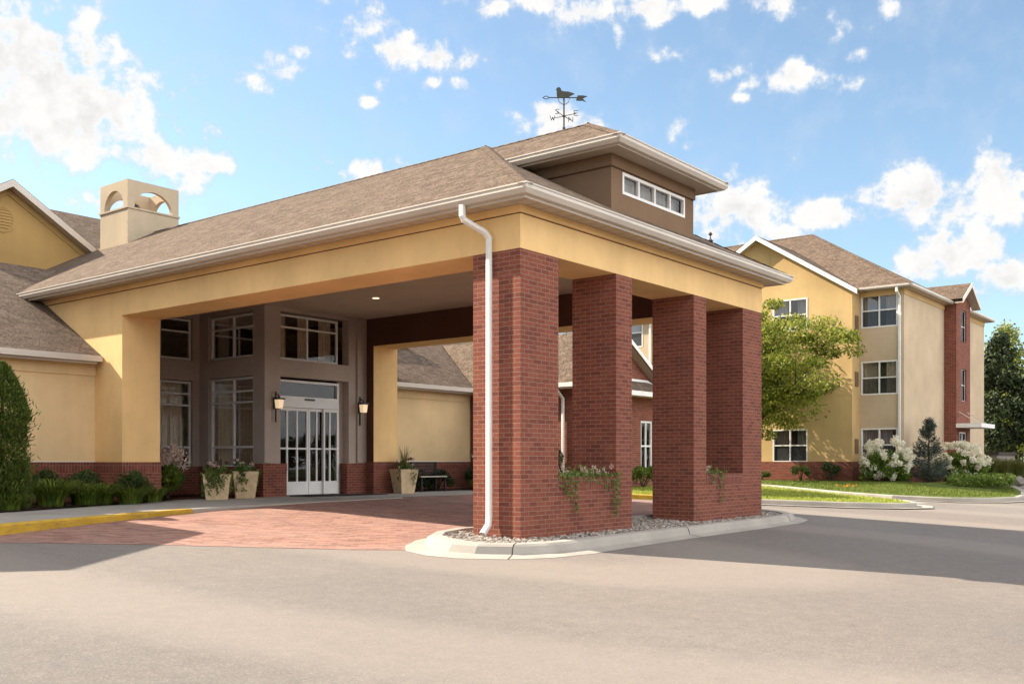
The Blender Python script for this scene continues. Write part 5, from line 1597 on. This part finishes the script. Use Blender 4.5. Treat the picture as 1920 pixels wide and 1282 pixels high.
# trailing plants in the brick planters of the portico
def trough(label, x0, x1, dens, hang, pink):
    t = thing('trailing_plant', label, 'plant', ((x0 + x1) / 2, .2, .84), 'trailing plants in the brick planters'); Q = []
    n = int(420 * dens); Q.append(np.stack([rng.uniform(x0, x1, n), rng.uniform(-.03, .5, n), .88 + rng.gamma(2, .03, n)], 1))
    for (xx, L_, w_) in hang:
        m = int(150 * L_ * (.6 + w_ * 2)); tt = rng.random(m) ** 1.2; sw = w_ * (1 - .55 * tt)
        Q.append(np.stack([xx + rng.normal(size=m) * sw, -.035 - rng.random(m) * .05, .95 - tt * L_], 1))
    P = np.concatenate(Q); k = len(P)
    quads('foliage', P, rdir(k), rdir(k) + np.array([-.4, -.7, .4]), .05 * rng.uniform(.6, 1.4, k), .036 * rng.uniform(.6, 1.3, k), 'leaf_vine', t)
    for _ in range(pink):
        flower_heads(t, [(random.uniform(x0, x1), random.uniform(0, .4), random.uniform(.95, 1.06))], .045, 'petal_pink', 22)
    return t


trough('trailing green and pink plant spilling over the near brick planter', .98, 2.5, 1.6, [(1.15, .42, .11), (1.32, .62, .07), (1.02, .3, .08), (2.45, .72, .06), (2.55, .55, .05), (2.2, .3, .08), (1.7, .2, .15), (2.0, .18, .12)], 16)
trough('sparse trailing plant in the far brick planter of the portico', 5.75, 6.6, .55, [(6.25, .62, .06), (5.9, .22, .08)], 5)

# right side planting
b1 = shrub('shrub', 'green shrub on the lawn below the brick wing window', 'shrub', (.55, .55, .75), 1500, 'leaf_hyd', .09, lumps=20); place(b1, 15.0, 7.0, .30)
FR = [('small shrub at the left end of the yellow gable wall', 28.3, 9.2, .4, .5, 'leaf_vine'), ('reddish green shrub below the ground floor gable window', 28.35, 7.45, .45, .75, 'leaf_vine'), ('dark green shrub at the right end of the yellow gable wall', 28.35, 6.25, .5, .85, 'leaf_box')]
for lb, x, y, r, h, mt_ in FR:
    place(shrub('shrub', lb, 'shrub', (r, r, h), 800, mt_, .10, 'shrubs along the gable wall', lumps=14), x, y, .28)


def big_hyd(label, x, y, r, h, nf):
    t = shrub('hydrangea', label, 'shrub', (r, r, h), 6500, 'leaf_hyd', .12, 'white hydrangeas by the guest building', lumps=44, low=-.62)
    sp = []
    while len(sp) < nf:
        d = rdir(1)[0]
        if d[2] < -.75:
            continue
        q = random.uniform(.86, 1.02); sp.append((d[0] * r * q, d[1] * r * q, max(.12, h * .52 + d[2] * h * .5 * q)))
    flower_heads(t, sp, .15, 'petal', 56, 1.0)
    return place(t, x, y, .27)


big_hyd('large white flowering hydrangea in front of the beige ground floor window', 28.6, 4.1, .98, 1.75, 80)
big_hyd('wide white flowering hydrangea between the dwarf spruce and the stair tower', 33.0, 2.6, 1.3, 1.6, 98)
spr = thing('dwarf_spruce', 'grey green conical dwarf spruce between the two white hydrangeas', 'tree', (30.3, 2.95, .27))
mb = MB(); mb.tube([(30.3, 2.95, .2), (30.3, 2.95, 2.4)], [.06, .01], 'bark', 6); mb.build('trunk', spr)
P = []; D = []
TW = []
for q in range(130):
    z = random.random() ** 1.2; TW.append((z, random.random() * 6.283, (.86 * (1 - z) ** .75 + .05) * random.uniform(.68, 1.12)))
for i in range(6500):
    z0_, a, L_ = random.choice(TW); q = random.random() ** .55; sp_ = .11 * (1.2 - q)
    x_, y_ = L_ * q * math.cos(a), L_ * q * math.sin(a)
    P.append((30.3 + x_ + random.gauss(0, sp_), 2.95 + y_ + random.gauss(0, sp_), .38 + 2.3 * z0_ + .22 * q * q + random.gauss(0, .05))); D.append((math.cos(a), math.sin(a), .6))
quads('crown', np.array(P), np.array(D) + rng.normal(size=(6500, 3)) * .35, rdir(6500), rng.uniform(.07, .16, 6500), rng.uniform(.02, .04, 6500), 'leaf_pine', spr)
og = thing('ornamental_grass', 'tall brown tipped ornamental grass right of the second white hydrangea', 'plant', (35.3, 1.35, .25))
for dx in (-.55, 0, .55):
    blades(900, .75, 1.3, .022, .25, 'leaf_grass', 'leaves', og, (35.3 + dx, 1.35 - dx * .8, .2), 4, .42)
# ground cover at the lawn corner
P = []
gc = [(27.0, .9), (28.6, -.5), (31, -.1), (34.5, 1.0), (35.4, 1.8), (33.0, 2.2), (30.0, 2.0), (28.0, 1.7)]
while len(P) < 9000:
    x, y = random.uniform(27, 35.5), random.uniform(-.6, 2.3)
    if inside((x, y), gc):
        P.append((x, y, .25 + random.random() ** .7 * .42 * (.75 + .25 * math.sin(x * 3) * math.sin(y * 4))))
P = np.array(P); k = len(P)
o = quads('ground_cover', P, rdir(k) + np.array([0, 0, .5]), rdir(k) + np.array([0, 0, .6]), .12 * rng.uniform(.6, 1.3, k), .06 * rng.uniform(.6, 1.2, k), 'leaf_hyd'); o['kind'] = 'stuff'
# small orange flowers at the tip of the lawn walk
of = thing('marigold', 'low orange flowers at the edge of the lawn beside the footpath', 'flowers', (22.9, 3.5, .2))
flower_heads(of, [(random.uniform(22.6, 23.4) - 0, random.uniform(3.3, 3.9), .24 + random.random() * .08) for _ in range(13)], .045, 'orange', 18)
bpy.context.view_layer.update()
mp = thing('marker_post', 'thin yellow marker post at the road kerb on the right', 'post', (34.9, .35, .2)); mb = MB(); mb.tube([(34.9, .35, .15), (34.9, .35, .95)], .03, 'ykerb', 8); mb.tube([(34.9, .35, .95), (34.9, .35, 1.0)], [.03, .01], 'ykerb', 8); mb.build('shaft', mp)
rk = rocks([(35.6, .75, .28)], .32, 'rock', 'boulder', .7); tag(rk, 'rounded grey boulder beside the yellow marker post', 'boulder')
sw_ = thing('stone_wall', 'low stone wall with dark cap beyond the corner of the guest building', 'wall', (46, 4.0, .3)); mb = MB(); mb.box(43.6, 47.5, 3.4, 3.8, .1, 1.45, 'rock'); mb.build('stonework', sw_); mb = MB(); mb.box(43.5, 47.6, 3.3, 3.9, 1.45, 1.6, 'stonecap'); mb.build('cap', sw_)


def columnar(label, x, y, r, h, n=9000, mat='leaf_dark', leaf=.24):
    t = thing('columnar_tree', label, 'tree', (x, y, .3), 'dark trees beyond the guest building'); mb = MB(); mb.tube([(x, y, .1), (x, y, h * .5), (x, y, h * .93)], [.14, .1, .02], 'bark', 7)
    cs = []; rs = []
    for i in range(75):
        z = random.random(); a = random.random() * 6.283; prof = math.sin(math.pi * min(1, .12 + .88 * z)) ** .6 * (1 - .25 * z); q = r * prof * random.uniform(.35, .95)
        p = (x + q * math.cos(a), y + q * math.sin(a), .3 + h * (.16 + .84 * z)); cs.append(p); s = random.uniform(.25, .5) * r * .75; rs.append((s, s, s * 1.3))
        mb.tube([(x, y, p[2] - .5), p], [.03, .008], 'bark', 4)
    mb.build('trunk', t)
    P, O = blob_leaves(cs, rs, n / 75, .3); k = len(P)
    quads('crown', P, rdir(k) + np.array([0, 0, .3]), O + rdir(k) * .6, leaf * rng.uniform(.6, 1.3, k), leaf * .55 * rng.uniform(.7, 1.2, k), mat, t)


columnar('tall dark tree nearest the guest building corner, behind the stone wall', 49.5, 4.6, 1.9, 7.6)
columnar('tall dark tree at the right edge of the picture', 50.5, 2.2, 2.0, 7.4)
columnar('taller pale topped tree standing behind the two dark trees', 60, 6.6, 2.6, 9.2, mat='leaf_tree')
columnar('slim dark tree half hidden by the guest building corner', 52, 7.2, 1.4, 5.6, 6000)
columnar('yellowish tree low behind the stone wall', 66, 9.4, 3.2, 5.0, 8000, 'leaf_tree')
# far belt of trees behind the site
P = []
for i in range(26000):
    a = R(random.uniform(-60, 130)); d = random.uniform(130, 150); hh = 5.5 + 2.5 * math.sin(a * 9) + 1.6 * math.sin(a * 23 + 1)
    P.append((d * math.cos(a), d * math.sin(a), random.random() ** .8 * hh))
P = np.array(P); k = len(P)
o = quads('treeline', P, rdir(k), rdir(k), rng.uniform(.6, 1.5, k), rng.uniform(.5, 1.0, k), 'leaf_dark'); o['kind'] = 'stuff'
P = []
for i in range(60000):
    a = R(random.uniform(196, 305)); d = random.uniform(52, 66) + 6 * math.sin(a * 7); hh = 8.5 + 2.8 * math.sin(a * 11) + 1.8 * math.sin(a * 29 + 1)
    P.append((d * math.cos(a), d * math.sin(a), -1.5 + random.random() ** .75 * hh))
P = np.array(P); k = len(P)
o = quads('treeline', P, rdir(k), rdir(k), rng.uniform(.4, .9, k), rng.uniform(.3, .6, k), 'leaf_box'); o['kind'] = 'stuff'
rfn = thing('weathervane', 'tiny distant weathervane on the guest building ridge above the portico eave', 'weathervane', (36.2, 15.67, 12.2)); mb = MB()
mb.tube([(36.2, 15.67, 12.0), (36.2, 15.67, 13.0)], [.07, .03], 'bronze', 8); mb.tube([(36.2, 15.67, 12.6), (36.2, 15.67, 12.72), (36.2, 15.67, 12.84)], [.05, .16, .05], 'bronze', 10)
mb.build('pole', rfn)
mb = MB(); mb.tube([(36.2, 15.67, 13.0), (36.2, 15.67, 13.08), (36.2, 15.67, 13.2)], [.04, .12, .03], 'bronze', 10); mb.build('finial', rfn)
fc = thing('wood_fence', 'dark brown timber fence behind the ornamental grass at the right edge', 'fence', (56, 4, .3)); mb = MB()
for i in range(60):
    mb.box(52 + i * .16, 52 + i * .16 + .145, 5.6 - i * .12, 5.63 - i * .12, .2, 1.75, 'fence')
mb.build('boards', fc)
